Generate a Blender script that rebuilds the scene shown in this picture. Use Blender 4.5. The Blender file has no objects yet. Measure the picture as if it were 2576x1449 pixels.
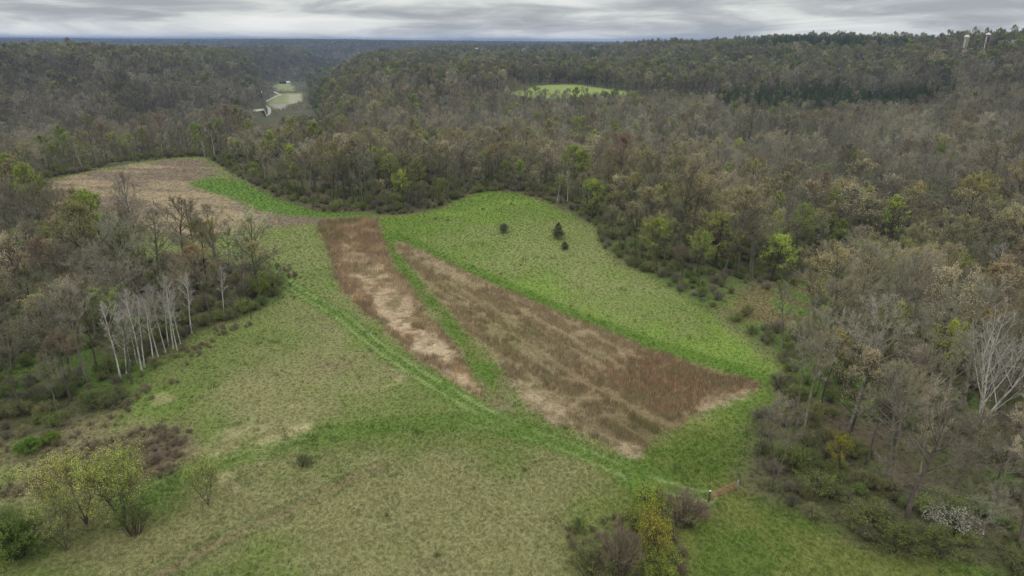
import bpy, math, time
import numpy as np
from mathutils import Matrix, Vector
T0 = time.time()
rng = np.random.default_rng(7)
R = math.radians
scene = bpy.context.scene
COL = scene.collection

# ------------------------------------------------------------------ camera, sky, sun, exposure
CAM_H, PITCH, ROLL, FPX = 55.0, 19.9, 0.28, 682.67
cam = bpy.data.cameras.new("camera")
cam.lens, cam.sensor_width, cam.clip_start, cam.clip_end = 24.0, 36.0, 0.5, 60000.0
cam_ob = bpy.data.objects.new("camera", cam)
CAM_M = Matrix.Translation((0, 0, CAM_H)) @ Matrix.Rotation(R(90 - PITCH), 4, 'X') @ Matrix.Rotation(R(ROLL), 4, 'Z')
cam_ob.matrix_world = CAM_M
COL.objects.link(cam_ob)
scene.camera = cam_ob

SUN_EL, SUN_AZ = 50.0, 200.0
HAZE = 1.0e-4
world = bpy.data.worlds.new("World")
scene.world = world
world.use_nodes = True
wt = world.node_tree
wt.nodes.clear()


def N(tree, typ, **kw):
    n = tree.nodes.new(typ)
    for k, v in kw.items():
        if k.startswith("i_"):
            n.inputs[k[2:].replace("_", " ")].default_value = v
        elif isinstance(k, str):
            setattr(n, k, v)
    return n


def link(tree, a, b):
    tree.links.new(a, b)


def math_node(tree, op, a, b=None, c=None, clamp=False):
    n = tree.nodes.new("ShaderNodeMath")
    n.operation = op
    n.use_clamp = clamp
    for i, v in enumerate((a, b, c)):
        if v is None:
            continue
        if isinstance(v, (int, float)):
            n.inputs[i].default_value = v
        else:
            tree.links.new(v, n.inputs[i])
    return n.outputs[0]


def ramp(tree, fac, stops):
    n = tree.nodes.new("ShaderNodeValToRGB")
    el = n.color_ramp.elements
    while len(el) < len(stops):
        el.new(0.5)
    for e, (p, c) in zip(el, stops):
        e.position = p
        e.color = (*c, 1) if len(c) == 3 else c
    tree.links.new(fac, n.inputs[0])
    return n.outputs[0]


tc = N(wt, "ShaderNodeTexCoord")
sep = N(wt, "ShaderNodeSeparateXYZ")
link(wt, tc.outputs["Generated"], sep.inputs[0])
zz = math_node(wt, "MAXIMUM", sep.outputs[2], 0.0)


def cloud_noise(sx, sz, **kw):
    c = N(wt, "ShaderNodeMapping")
    c.inputs["Scale"].default_value = (sx, sx, sz)
    link(wt, tc.outputs["Generated"], c.inputs["Vector"])
    n = N(wt, "ShaderNodeTexNoise", i_Scale=1.0, **kw)
    link(wt, c.outputs[0], n.inputs["Vector"])
    return n.outputs[0]


n1 = cloud_noise(6.0, 44.0, i_Detail=9.0, i_Roughness=0.57, i_Distortion=0.5)
n2 = cloud_noise(2.6, 30.0, i_Detail=3.0, i_Roughness=0.5)
mixn = math_node(wt, "ADD", math_node(wt, "MULTIPLY", n1, 0.6), math_node(wt, "MULTIPLY", n2, 0.4))
cloud = ramp(wt, mixn, [(0.40, (0.335, 0.356, 0.372)), (0.47, (0.45, 0.47, 0.475)), (0.515, (0.575, 0.595, 0.58)), (0.56, (0.67, 0.685, 0.66)), (0.65, (0.79, 0.79, 0.755))])
# overcast sky: three times as bright overhead as at the horizon
low = math_node(wt, "MULTIPLY", math_node(wt, "POWER", 2.718, math_node(wt, "MULTIPLY", zz, -45.0)), 0.34)
cie = math_node(wt, "ADD", math_node(wt, "ADD", math_node(wt, "MULTIPLY", zz, 1.9), 0.98), low)
mul = N(wt, "ShaderNodeMix", data_type='RGBA', blend_type='MULTIPLY')
mul.inputs["Factor"].default_value = 1.0
link(wt, cloud, mul.inputs["A"])
link(wt, cie, mul.inputs["B"])
bg_c = N(wt, "ShaderNodeBackground", i_Strength=1.0)
link(wt, mul.outputs["Result"], bg_c.inputs["Color"])
sky = N(wt, "ShaderNodeTexSky", sky_type='NISHITA', sun_disc=False)
sky.sun_elevation = R(SUN_EL)
sky.sun_rotation = R(SUN_AZ)
bg_s = N(wt, "ShaderNodeBackground", i_Strength=0.1)
link(wt, sky.outputs[0], bg_s.inputs["Color"])
mixs = N(wt, "ShaderNodeMixShader")
mixs.inputs[0].default_value = 0.96
link(wt, bg_s.outputs[0], mixs.inputs[1])
link(wt, bg_c.outputs[0], mixs.inputs[2])
wo = N(wt, "ShaderNodeOutputWorld")
link(wt, mixs.outputs[0], wo.inputs["Surface"])

sun = bpy.data.lights.new("sun", 'SUN')
sun.energy, sun.angle, sun.color = 0.7, R(25), (1.0, 0.96, 0.9)
sun_ob = bpy.data.objects.new("sun", sun)
sun_ob.rotation_euler = (R(90 - SUN_EL), 0, R(180 - SUN_AZ + 180))
sun_ob.rotation_euler = Vector((math.sin(R(SUN_AZ)) * math.cos(R(SUN_EL)), math.cos(R(SUN_AZ)) * math.cos(R(SUN_EL)), math.sin(R(SUN_EL)))).to_track_quat('Z', 'Y').to_euler()
COL.objects.link(sun_ob)

scene.view_settings.view_transform = 'Standard'
scene.view_settings.look = 'None'
scene.view_settings.exposure = 0.08
scene.view_settings.gamma = 1.0
scene.view_settings.use_curve_mapping = False
cy = scene.cycles
cy.max_bounces, cy.diffuse_bounces, cy.glossy_bounces, cy.transmission_bounces, cy.volume_bounces = 4, 3, 1, 2, 0
cy.use_adaptive_sampling = False
cy.use_denoising = True


# ------------------------------------------------------------------ small numeric helpers
def lin(r, g, b):
    c = np.array((r, g, b), float) / 255
    return np.where(c <= 0.04045, c / 12.92, ((c + 0.055) / 1.055) ** 2.4)


def sstep(a, b, x):
    t = np.clip((x - a) / (b - a), 0, 1)
    return t * t * (3 - 2 * t)


def vnoise(x, y, seed=0):
    xi, yi = np.floor(x).astype(np.int64), np.floor(y).astype(np.int64)
    fx, fy = x - xi, y - yi
    fx, fy = fx * fx * (3 - 2 * fx), fy * fy * (3 - 2 * fy)

    def h(i, j):
        n = (i * 374761393 + j * 668265263 + seed * 974634777) & 0xFFFFFFFF
        n = ((n ^ (n >> 13)) * 1274126177) & 0xFFFFFFFF
        n = n ^ (n >> 16)
        return (n & 0xFFFFFF) / float(0xFFFFFF)
    a, b, c, d = h(xi, yi), h(xi + 1, yi), h(xi, yi + 1), h(xi + 1, yi + 1)
    return (a * (1 - fx) + b * fx) * (1 - fy) + (c * (1 - fx) + d * fx) * fy


def fbm(x, y, scale, octs=4, seed=0):
    x, y = np.asarray(x, float) / scale, np.asarray(y, float) / scale
    s, amp, tot = 0, 1.0, 0
    for o in range(octs):
        s = s + amp * vnoise(x * 2 ** o + 17.3 * o, y * 2 ** o - 9.1 * o, seed + o)
        tot += amp
        amp *= 0.5
    return s / tot


def sdf_poly(x, y, poly):
    """signed distance to a polygon, negative inside"""
    x, y = np.asarray(x, float), np.asarray(y, float)
    d2 = np.full(x.shape, 1e18)
    inside = np.zeros(x.shape, bool)
    P = np.asarray(poly, float)
    for (ax, ay), (bx, by) in zip(P, np.roll(P, -1, 0)):
        ex, ey = bx - ax, by - ay
        t = np.clip(((x - ax) * ex + (y - ay) * ey) / (ex * ex + ey * ey + 1e-12), 0, 1)
        d2 = np.minimum(d2, (x - ax - t * ex) ** 2 + (y - ay - t * ey) ** 2)
        cond = (ay > y) != (by > y)
        xi = ax + (y - ay) * ex / (ey if abs(ey) > 1e-12 else 1e-12)
        inside ^= cond & (x < xi)
    d = np.sqrt(d2)
    return np.where(inside, -d, d)


def sdf_line(x, y, line):
    """distance to a polyline"""
    d2 = np.full(np.shape(x), 1e18)
    P = np.asarray(line, float)
    for (ax, ay), (bx, by) in zip(P[:-1], P[1:]):
        ex, ey = bx - ax, by - ay
        t = np.clip(((x - ax) * ex + (y - ay) * ey) / (ex * ex + ey * ey + 1e-12), 0, 1)
        d2 = np.minimum(d2, (x - ax - t * ex) ** 2 + (y - ay - t * ey) ** 2)
    return np.sqrt(d2)


def smooth_line(P, n=8, closed=False):
    P = np.asarray(P, float)
    m = len(P)
    out = []
    for i in range(m if closed else m - 1):
        p0 = P[(i - 1) % m] if closed or i > 0 else P[i]
        p1, p2 = P[i], P[(i + 1) % m]
        p3 = P[(i + 2) % m] if closed or i + 2 < m else P[i + 1]
        for k in range(n):
            t = k / n
            out.append(0.5 * ((2 * p1) + (-p0 + p2) * t + (2 * p0 - 5 * p1 + 4 * p2 - p3) * t * t + (-p0 + 3 * p1 - 3 * p2 + p3) * t ** 3))
    if not closed:
        out.append(P[-1])
    return np.array(out)


# survey: a direction measured on the photograph (its 2576 px wide copy) meets a level of the ground
CM = np.array(CAM_M)
S_ = 1024 / 2576


def ray(u, v):
    d = np.array([(u * S_ - 512) / FPX, (288 - v * S_) / FPX, -1.0])
    d = CM[:3, :3] @ d
    return d / np.linalg.norm(d)


def at(u, v, z=0.0):
    d = ray(u, v)
    t = (z - CAM_H) / d[2]
    return np.array([d[0] * t, d[1] * t])


def ats(pts, z=0.0):
    return np.array([at(u, v, z) for u, v in pts])


def project(x, y, z):
    p = np.stack([np.asarray(x, float), np.asarray(y, float), np.asarray(z, float) - CAM_H], -1) @ CM[:3, :3]
    dep = np.maximum(-p[..., 2], 0.01)
    return (p[..., 0] / dep * FPX + 512) / S_, (288 - p[..., 1] / dep * FPX) / S_, dep


# ------------------------------------------------------------------ terrain
MEADOW = smooth_line(ats([(-260, 1180), (0, 1118), (150, 1085), (240, 1045), (335, 1000), (420, 905), (500, 838), (620, 795), (705, 752), (690, 705),
                          (650, 668), (560, 672), (450, 668), (280, 618), (130, 530), (120, 458), (200, 436), (330, 411), (430, 399), (510, 396),
                          (545, 412), (590, 442), (700, 500), (800, 532), (900, 533), (1000, 541), (1100, 526), (1160, 501), (1205, 486), (1280, 483),
                          (1380, 511), (1450, 546), (1492, 572), (1512, 622), (1545, 652), (1620, 692), (1690, 735), (1790, 785), (1860, 830),
                          (1905, 870), (1955, 905), (1962, 960), (1925, 1015), (1880, 1075), (1868, 1135), (1840, 1180), (1858, 1222), (1910, 1262),
                          (2000, 1300), (2080, 1338), (2200, 1385), (2350, 1408), (2480, 1446), (2560, 1520), (2560, 1900), (1300, 2200), (0, 1900), (-400, 1500)]), 5, True)

PROFILES = {
    -75: [(0, -10), (400, -12), (650, -30), (900, -5), (1300, 24), (3000, 0), (6500, 40), (12000, 40)],
    -36: [(0, -10), (100, -10), (200, -8), (300, -5), (380, -8), (450, -20), (550, -36), (650, -40), (750, -28), (900, -8), (1100, 13), (1300, 22), (1500, 23), (2000, 12), (3000, 0), (4500, -5), (5600, 24), (6500, 40), (7200, 15), (9000, 46), (12000, 40)],
    -30: [(0, -10), (100, -10), (200, -8), (300, -3), (380, -6), (450, -18), (550, -38), (650, -43), (750, -32), (900, -9), (1100, 12), (1300, 22), (1500, 23), (2000, 12), (3000, 0), (4500, -5), (5600, 16), (6500, 39), (7200, 15), (9000, 45), (12000, 40)],
    -25: [(0, -9), (150, -9), (350, 0), (430, -16), (550, -38), (700, -47), (800, -42), (950, -18), (1150, 8), (1350, 19), (1550, 20), (2000, 10), (3000, -2), (4500, -5), (5600, 12), (6500, 38), (7200, 15), (9000, 46), (12000, 40)],
    -21: [(0, -9), (150, -9), (330, 0), (420, -18), (550, -36), (700, -47), (850, -52), (950, -49), (1080, -26), (1300, -2), (1600, 10), (1900, 12), (2500, 2), (3400, -5), (4600, 8), (5300, 36), (6500, 30), (9000, 44), (12000, 40)],
    -18.5: [(0, -8), (150, -7), (300, 0), (350, -8), (400, -16), (500, -32), (600, -44), (700, -50), (850, -52), (1300, -50), (1960, -50), (2120, -34), (2300, -8), (2550, 14), (2900, 6), (3800, -2), (4600, 30), (5300, 40), (9000, 44), (12000, 40)],
    -16.5: [(0, -8), (150, -7), (290, 0), (350, -8), (400, -16), (500, -32), (600, -44), (700, -50), (850, -52), (1960, -50), (2150, -40), (2350, -14), (2600, 9), (2900, 2), (3300, -8), (3800, 4), (4600, 34), (5300, 42), (9000, 42), (12000, 40)],
    -15.4: [(0, -8), (150, -7), (280, 0), (350, -7), (400, -14), (500, -26), (600, -34), (700, -38), (850, -38), (1300, -36), (1500, -46), (1750, -51), (2150, -50), (2400, -32), (2600, -14), (2900, -18), (3300, -12), (3800, 5), (4600, 35), (5300, 42), (9000, 42), (12000, 40)],
    -14.5: [(0, -7), (150, -6), (270, 0), (400, -13), (500, -22), (600, -28), (750, -30), (950, -22), (1200, -22), (1450, -38), (1750, -52), (2600, -54), (3000, -48), (3400, -14), (3800, 6), (4600, 36), (5300, 42), (9000, 42), (12000, 40)],
    -12: [(0, -6), (150, -5), (255, 0), (380, -13), (500, -22), (650, -20), (850, -10), (1100, 1), (1400, 7), (1650, 7), (2000, -10), (2400, -38), (2900, -46), (3400, -14), (3800, 4), (4600, 36), (5300, 41), (9000, 40), (12000, 40)],
    -8: [(0, -5), (150, -4), (250, 0), (350, -8), (450, -18), (600, -18), (750, -9), (950, 0), (1300, 7), (1600, 8), (2200, 6), (2600, 8), (3000, -4), (3800, 2), (4600, 32), (5300, 38), (9000, 34), (12000, 40)],
    -4: [(0, -4), (150, -3), (235, 0), (330, -8), (430, -18), (560, -20), (680, -10), (780, -2), (900, 1), (1000, 2), (1400, 8), (1700, 6), (2050, 2), (2200, 8), (2550, 18), (2750, 18), (3200, -4), (3800, 0), (4600, 30), (5300, 36), (9000, 30), (12000, 40)],
    0: [(0, -3), (200, 0), (265, 0), (340, -7), (430, -18), (540, -22), (640, -14), (720, -5), (790, 1), (865, 4), (1000, 2), (1500, 8), (1750, 5), (2050, 2), (2200, 8), (2550, 18), (2750, 18), (3200, -4), (3800, 0), (4600, 28), (5300, 33), (9000, 26), (12000, 40)],
    5: [(0, -3), (180, 0), (245, 0), (320, -8), (430, -19), (540, -22), (640, -14), (720, -5), (790, 2), (870, 5), (1000, 3), (1500, 9), (1750, 7), (2000, 5), (2200, 12), (2550, 20), (2800, 18), (3300, 0), (4600, 26), (5300, 30), (9000, 26), (12000, 40)],
    10: [(0, -4), (160, 0), (220, 0), (300, -9), (420, -19), (520, -21), (640, -13), (740, -4), (860, 3), (1000, 2), (1400, 14), (1700, 24), (2000, 30), (2400, 30), (3000, 20), (5000, 16), (12000, 30)],
    15: [(0, -6), (140, 0), (180, 0), (240, -8), (330, -16), (450, -19), (600, -16), (700, -14), (780, -7), (900, -2), (1050, 2), (1250, 16), (1450, 29), (1600, 35), (1900, 34), (2400, 24), (5000, 10), (12000, 20)],
    20: [(0, -7), (120, 0), (150, -2), (190, -10), (300, -16), (450, -19), (600, -17), (700, -15), (780, -7), (900, -1), (1050, 4), (1250, 23), (1450, 41), (1550, 45), (2000, 38), (5000, 10), (12000, 20)],
    25: [(0, -8), (110, -3), (180, -12), (260, -15), (450, -19), (600, -17), (720, -14), (800, -6), (900, -1), (1020, 5), (1250, 27), (1430, 46), (1500, 49), (1900, 44), (5000, 10), (12000, 20)],
    29: [(0, -8), (100, -4), (160, -12), (260, -15), (450, -18), (600, -15), (720, -12), (800, -5), (900, 1), (1020, 9), (1250, 32), (1400, 45), (1480, 47), (1900, 42), (5000, 10), (12000, 20)],
    31.5: [(0, -8), (90, -5), (150, -12), (260, -14), (450, -15), (600, -11), (750, -4), (900, 9), (1000, 23), (1080, 38), (1130, 47), (1200, 48), (1500, 42), (5000, 10), (12000, 20)],
    34: [(0, -8), (90, -5), (150, -12), (260, -13), (450, -12), (600, -7), (750, 2), (900, 18), (1000, 33), (1080, 45), (1130, 49), (1300, 48), (5000, 10), (12000, 20)],
    38: [(0, -8), (90, -5), (150, -12), (260, -12), (450, -10), (600, -4), (750, 9), (900, 28), (1000, 42), (1100, 50), (1300, 50), (5000, 10), (12000, 20)],
    75: [(0, -8), (150, -12), (450, -10), (800, 12), (1100, 50), (5000, 10), (12000, 20)],
}
_AZ = np.arange(-75, 75.01, 0.5)
_LD = np.linspace(math.log(20), math.log(12000), 420)
_keys = sorted(PROFILES)
_cols = np.array([np.interp(np.exp(_LD), *zip(*PROFILES[k])) for k in _keys])
_tab = np.array([[np.interp(a, _keys, _cols[:, j]) for j in range(len(_LD))] for a in _AZ])
for _ in range(3):
    _tab = (np.roll(_tab, 1, 0) + np.roll(_tab, -1, 0) + _tab) / 3
    for ax in (1,):
        e = np.pad(_tab, ((0, 0), (3, 3)), mode='edge')
        _tab = sum(e[:, i:i + _tab.shape[1]] for i in range(7)) / 7


def terrain(x, y):
    x, y = np.asarray(x, float), np.asarray(y, float)
    d = np.maximum(np.hypot(x, y), 20.0)
    az = np.clip(np.degrees(np.arctan2(x, np.maximum(y, 1e-3))), -74.9, 74.9)
    fi = (az + 75) / 0.5
    fj = np.clip((np.log(d) - _LD[0]) / (_LD[1] - _LD[0]), 0, len(_LD) - 1.001)
    i, j = np.minimum(fi.astype(int), len(_AZ) - 2), fj.astype(int)
    a, b = fi - i, fj - j
    z = (_tab[i, j] * (1 - a) + _tab[i + 1, j] * a) * (1 - b) + (_tab[i, j + 1] * (1 - a) + _tab[i + 1, j + 1] * a) * b
    sd = sdf_poly(x, y, MEADOW)
    w = sstep(-2, 70, sd)
    z = z * np.where(d < 420, w, 1.0)
    far = sstep(300, 900, d)
    z = z + (fbm(x, y, 160, 4, 3) - 0.5) * 12 * far + (fbm(x, y, 900, 3, 5) - 0.5) * 16 * sstep(2600, 5000, d)
    valley = np.where(np.abs(az + 17.5) < 4, sstep(800, 900, d) * (1 - sstep(1960, 2100, d)), 0) * np.clip((4 - np.abs(az + 17.5)), 0, 1)
    z = np.where(valley > 0, z * (1 - valley) + valley * np.minimum(z, np.where(np.abs(az + 17.3) < 2.2, -50, z)), z)
    z = z + (fbm(x, y, 45, 3, 8) - 0.5) * 1.2 * (1 - far) * sstep(10, 40, -sd) * 0.6
    return z


def ground_at(u, v):
    d = ray(u, v)
    t = np.exp(np.linspace(math.log(40), math.log(9000), 900))
    x, y, z = d[0] * t, d[1] * t, CAM_H + d[2] * t
    f = z - terrain(x, y)
    k = int(np.argmax(f < 0))
    if k == 0:
        k = len(t) - 1
    s = f[k - 1] / (f[k - 1] - f[k] + 1e-9)
    tt = t[k - 1] + s * (t[k] - t[k - 1])
    return np.array([d[0] * tt, d[1] * tt])


def polar(az, d):
    return np.array([d * math.sin(R(az)), d * math.cos(R(az))])


# ------------------------------------------------------------------ what grows where
STRIP1 = smooth_line(ats([(800, 562), (865, 552), (945, 553), (958, 600), (995, 680), (1055, 760), (1105, 830), (1150, 880), (1162, 910), (1195, 960), (1222, 985),
                          (1208, 1000), (1180, 985), (1120, 940), (1035, 885), (955, 812), (893, 760), (858, 720), (837, 660), (815, 610)]), 5, True)
S1_STRAW = smooth_line(ats([(938, 755), (975, 770), (1045, 820), (1085, 850), (1142, 878), (1157, 902), (1120, 912), (1060, 880), (985, 820)]), 4, True)
S1_PALE = smooth_line(ats([(868, 615), (905, 640), (955, 665), (1000, 715), (1040, 760), (1080, 830), (1010, 830), (945, 770), (915, 730), (885, 700)]), 4, True)
STRIP2 = smooth_line(ats([(1003, 612), (1060, 634), (1200, 698), (1350, 764), (1500, 824), (1650, 884), (1800, 929), (1908, 962), (1880, 986), (1805, 1012), (1745, 1050),
                          (1655, 1102), (1595, 1137), (1500, 1107), (1400, 1062), (1318, 1012), (1285, 960), (1240, 900), (1150, 810), (1062, 702), (1008, 642)]), 5, True)
S2_RUST = smooth_line(ats([(1640, 900), (1780, 925), (1905, 962), (1860, 985), (1790, 1000), (1700, 1040), (1580, 1020), (1500, 960), (1560, 930)]), 4, True)
S2_STRAWS = [smooth_line(ats(p), 4, True) for p in (
    [(1285, 955), (1330, 965), (1400, 1010), (1440, 1050), (1500, 1085), (1480, 1095), (1400, 1055), (1320, 1005)],
    [(1500, 1085), (1540, 1100), (1600, 1120), (1590, 1137), (1520, 1112)],
    [(1790, 1010), (1850, 990), (1880, 985), (1800, 1018), (1745, 1050)],
    [(1120, 935), (1170, 945), (1215, 985), (1180, 980)])]
BROWN_FAR = smooth_line(ats([(100, 470), (200, 440), (330, 415), (430, 403), (505, 402), (545, 430), (500, 455), (520, 480), (600, 505), (640, 525), (760, 545), (930, 545),
                             (800, 562), (700, 570), (600, 575), (480, 600), (300, 560), (130, 520)]), 4, True)
LUSH_FAR = smooth_line(ats([(480, 460), (560, 450), (620, 462), (720, 505), (850, 528), (960, 540), (900, 546), (780, 545), (660, 528), (600, 500), (520, 478)]), 4, True)
RIGHT_MEADOW = smooth_line(ats([(965, 548), (1100, 530), (1200, 486), (1300, 484), (1450, 545), (1500, 575), (1530, 650), (1700, 740), (1900, 870), (1965, 930), (1930, 1015),
                                (1870, 1080), (1860, 1180), (1700, 1200), (1600, 1160), (1640, 1120), (1760, 1050), (1910, 965), (1650, 880), (1350, 760), (1060, 630), (985, 590)]), 4, True)
DRY_R = [(ats([(1390, 615)])[0], 42), (ats([(1560, 760)])[0], 26), (ats([(1650, 690)])[0], 24), (ats([(1430, 640)])[0], 20), (ats([(1500, 560)])[0], 18)]
SWATH = smooth_line(ats([(975, 595), (1000, 620), (1060, 700), (1150, 800), (1215, 880), (1265, 950), (1270, 985), (1240, 1000), (1200, 950), (1165, 905), (1110, 820), (1060, 755), (1000, 680), (965, 610)]), 4, True)
TRACK = smooth_line(ats([(560, 600), (620, 640), (690, 690), (765, 740), (855, 793), (925, 852), (995, 902), (1080, 957), (1160, 1003), (1240, 1047), (1330, 1087), (1430, 1125), (1530, 1168), (1625, 1208), (1720, 1238), (1815, 1256), (1840, 1268)]), 6)
TRACK2 = smooth_line(ats([(330, 1260), (420, 1215), (500, 1185), (600, 1153), (760, 1112), (900, 1078), (1050, 1062), (1160, 1058), (1250, 1068), (1350, 1096), (1450, 1132)]), 6)
PATH3 = smooth_line(ats([(380, 1460), (480, 1405), (600, 1340), (700, 1298), (800, 1248), (880, 1205), (950, 1175)]), 6)
BRAMBLE = smooth_line(ats([(-120, 1290), (30, 1225), (100, 1190), (230, 1130), (330, 1085), (420, 1078), (465, 1110), (455, 1160), (400, 1195), (280, 1200), (150, 1235), (30, 1262)]), 4, True)
STRAW_L = [(ats([(590, 1130)])[0], 9), (ats([(690, 1095)])[0], 9), (ats([(545, 1150)])[0], 7), (ats([(425, 1003)])[0], 4), (ats([(580, 1215)])[0], 6), (ats([(680, 1110)])[0], 6), (ats([(1010, 950)])[0], 6)]
CLEAR_R = [ground_at(u, v) for u, v in [(1790, 775), (1900, 715), (2040, 690), (2230, 700), (2200, 745), (2070, 795), (1980, 850), (1890, 830)]]
VALLEY_FIELDS = [ats([(672, 262), (695, 238), (724, 234), (760, 234), (760, 256), (724, 263), (713, 276), (690, 274)], -50), ats([(690, 216), (707, 207), (722, 206), (740, 219), (738, 229), (700, 229)], -50)]
VALLEY_PLOW = ats([(677.5, 262.6), (724.4, 261.7), (713, 274.5), (693, 272)], -50)
VALLEY_PALE = ats([(725, 237), (757, 236), (756, 253), (735, 262), (722, 256)], -50)
ROAD = [smooth_line(ats([(631.5, 300.4), (643.6, 298.2), (665.3, 293), (675.7, 286.9), (678, 278.2), (676, 272.2), (670, 268.5), (664, 261), (673.1, 253.9), (684.4, 247.9), (694.9, 242.7), (705.5, 238.8), (702, 237), (697.5, 235.3), (690, 231)], -50), 5)]
DOME = smooth_line(np.array([polar(a, d) for a, d in [(0.2, 815), (1.0, 830), (2.2, 858), (4.4, 874), (7.2, 866), (9.2, 820), (8.8, 780), (6.4, 762), (2.6, 756), (0.2, 788)]]), 4, True)
FIELD_FAR = np.array([polar(a, d) for a, d in [(-2.2, 2070), (1.2, 2060), (2.6, 2080), (2.6, 2620), (-2.2, 2620)]])
LAWN_FAR = np.array([polar(a, d) for a, d in [(4.2, 1930), (7.2, 1900), (7.4, 2500), (4.2, 2520)]])
LAWN_FAR2 = np.array([polar(a, d) for a, d in [(5.6, 1430), (8.4, 1400), (8.6, 1600), (5.6, 1620)]])
PINE_A = np.array([polar(a, d) for a, d in [(15.5, 775), (19, 755), (24, 765), (28.4, 780), (31, 800), (30.6, 880), (24, 860), (19, 840), (15.5, 810)]])
PINE_B = np.array([polar(a, d) for a, d in [(18, 1490), (21, 1440), (25, 1420), (28.5, 1390), (29, 1450), (25, 1500), (21, 1530)]])
FARM = np.array([polar(a, d) for a, d in [(30.6, 1085), (34, 1060), (37, 1080), (37, 1200), (30.6, 1200)]])

C_OLIVE, C_TAN, C_LUSH, C_TRACK = lin(106, 116, 64), lin(144, 134, 100), lin(100, 121, 50), lin(90, 114, 48)
C_STRAW, C_RUST, C_MID, C_BROWN = lin(182, 164, 138), lin(144, 124, 97), lin(138, 125, 95), lin(128, 114, 96)
C_FLOOR, C_LITTER, C_FIELD = lin(82, 82, 54), lin(96, 86, 70), lin(112, 128, 70)


def unit2(v):
    return v / np.hypot(*v)


def mixc(c, col, w):
    return c * (1 - w[..., None]) + np.asarray(col) * w[..., None]


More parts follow.
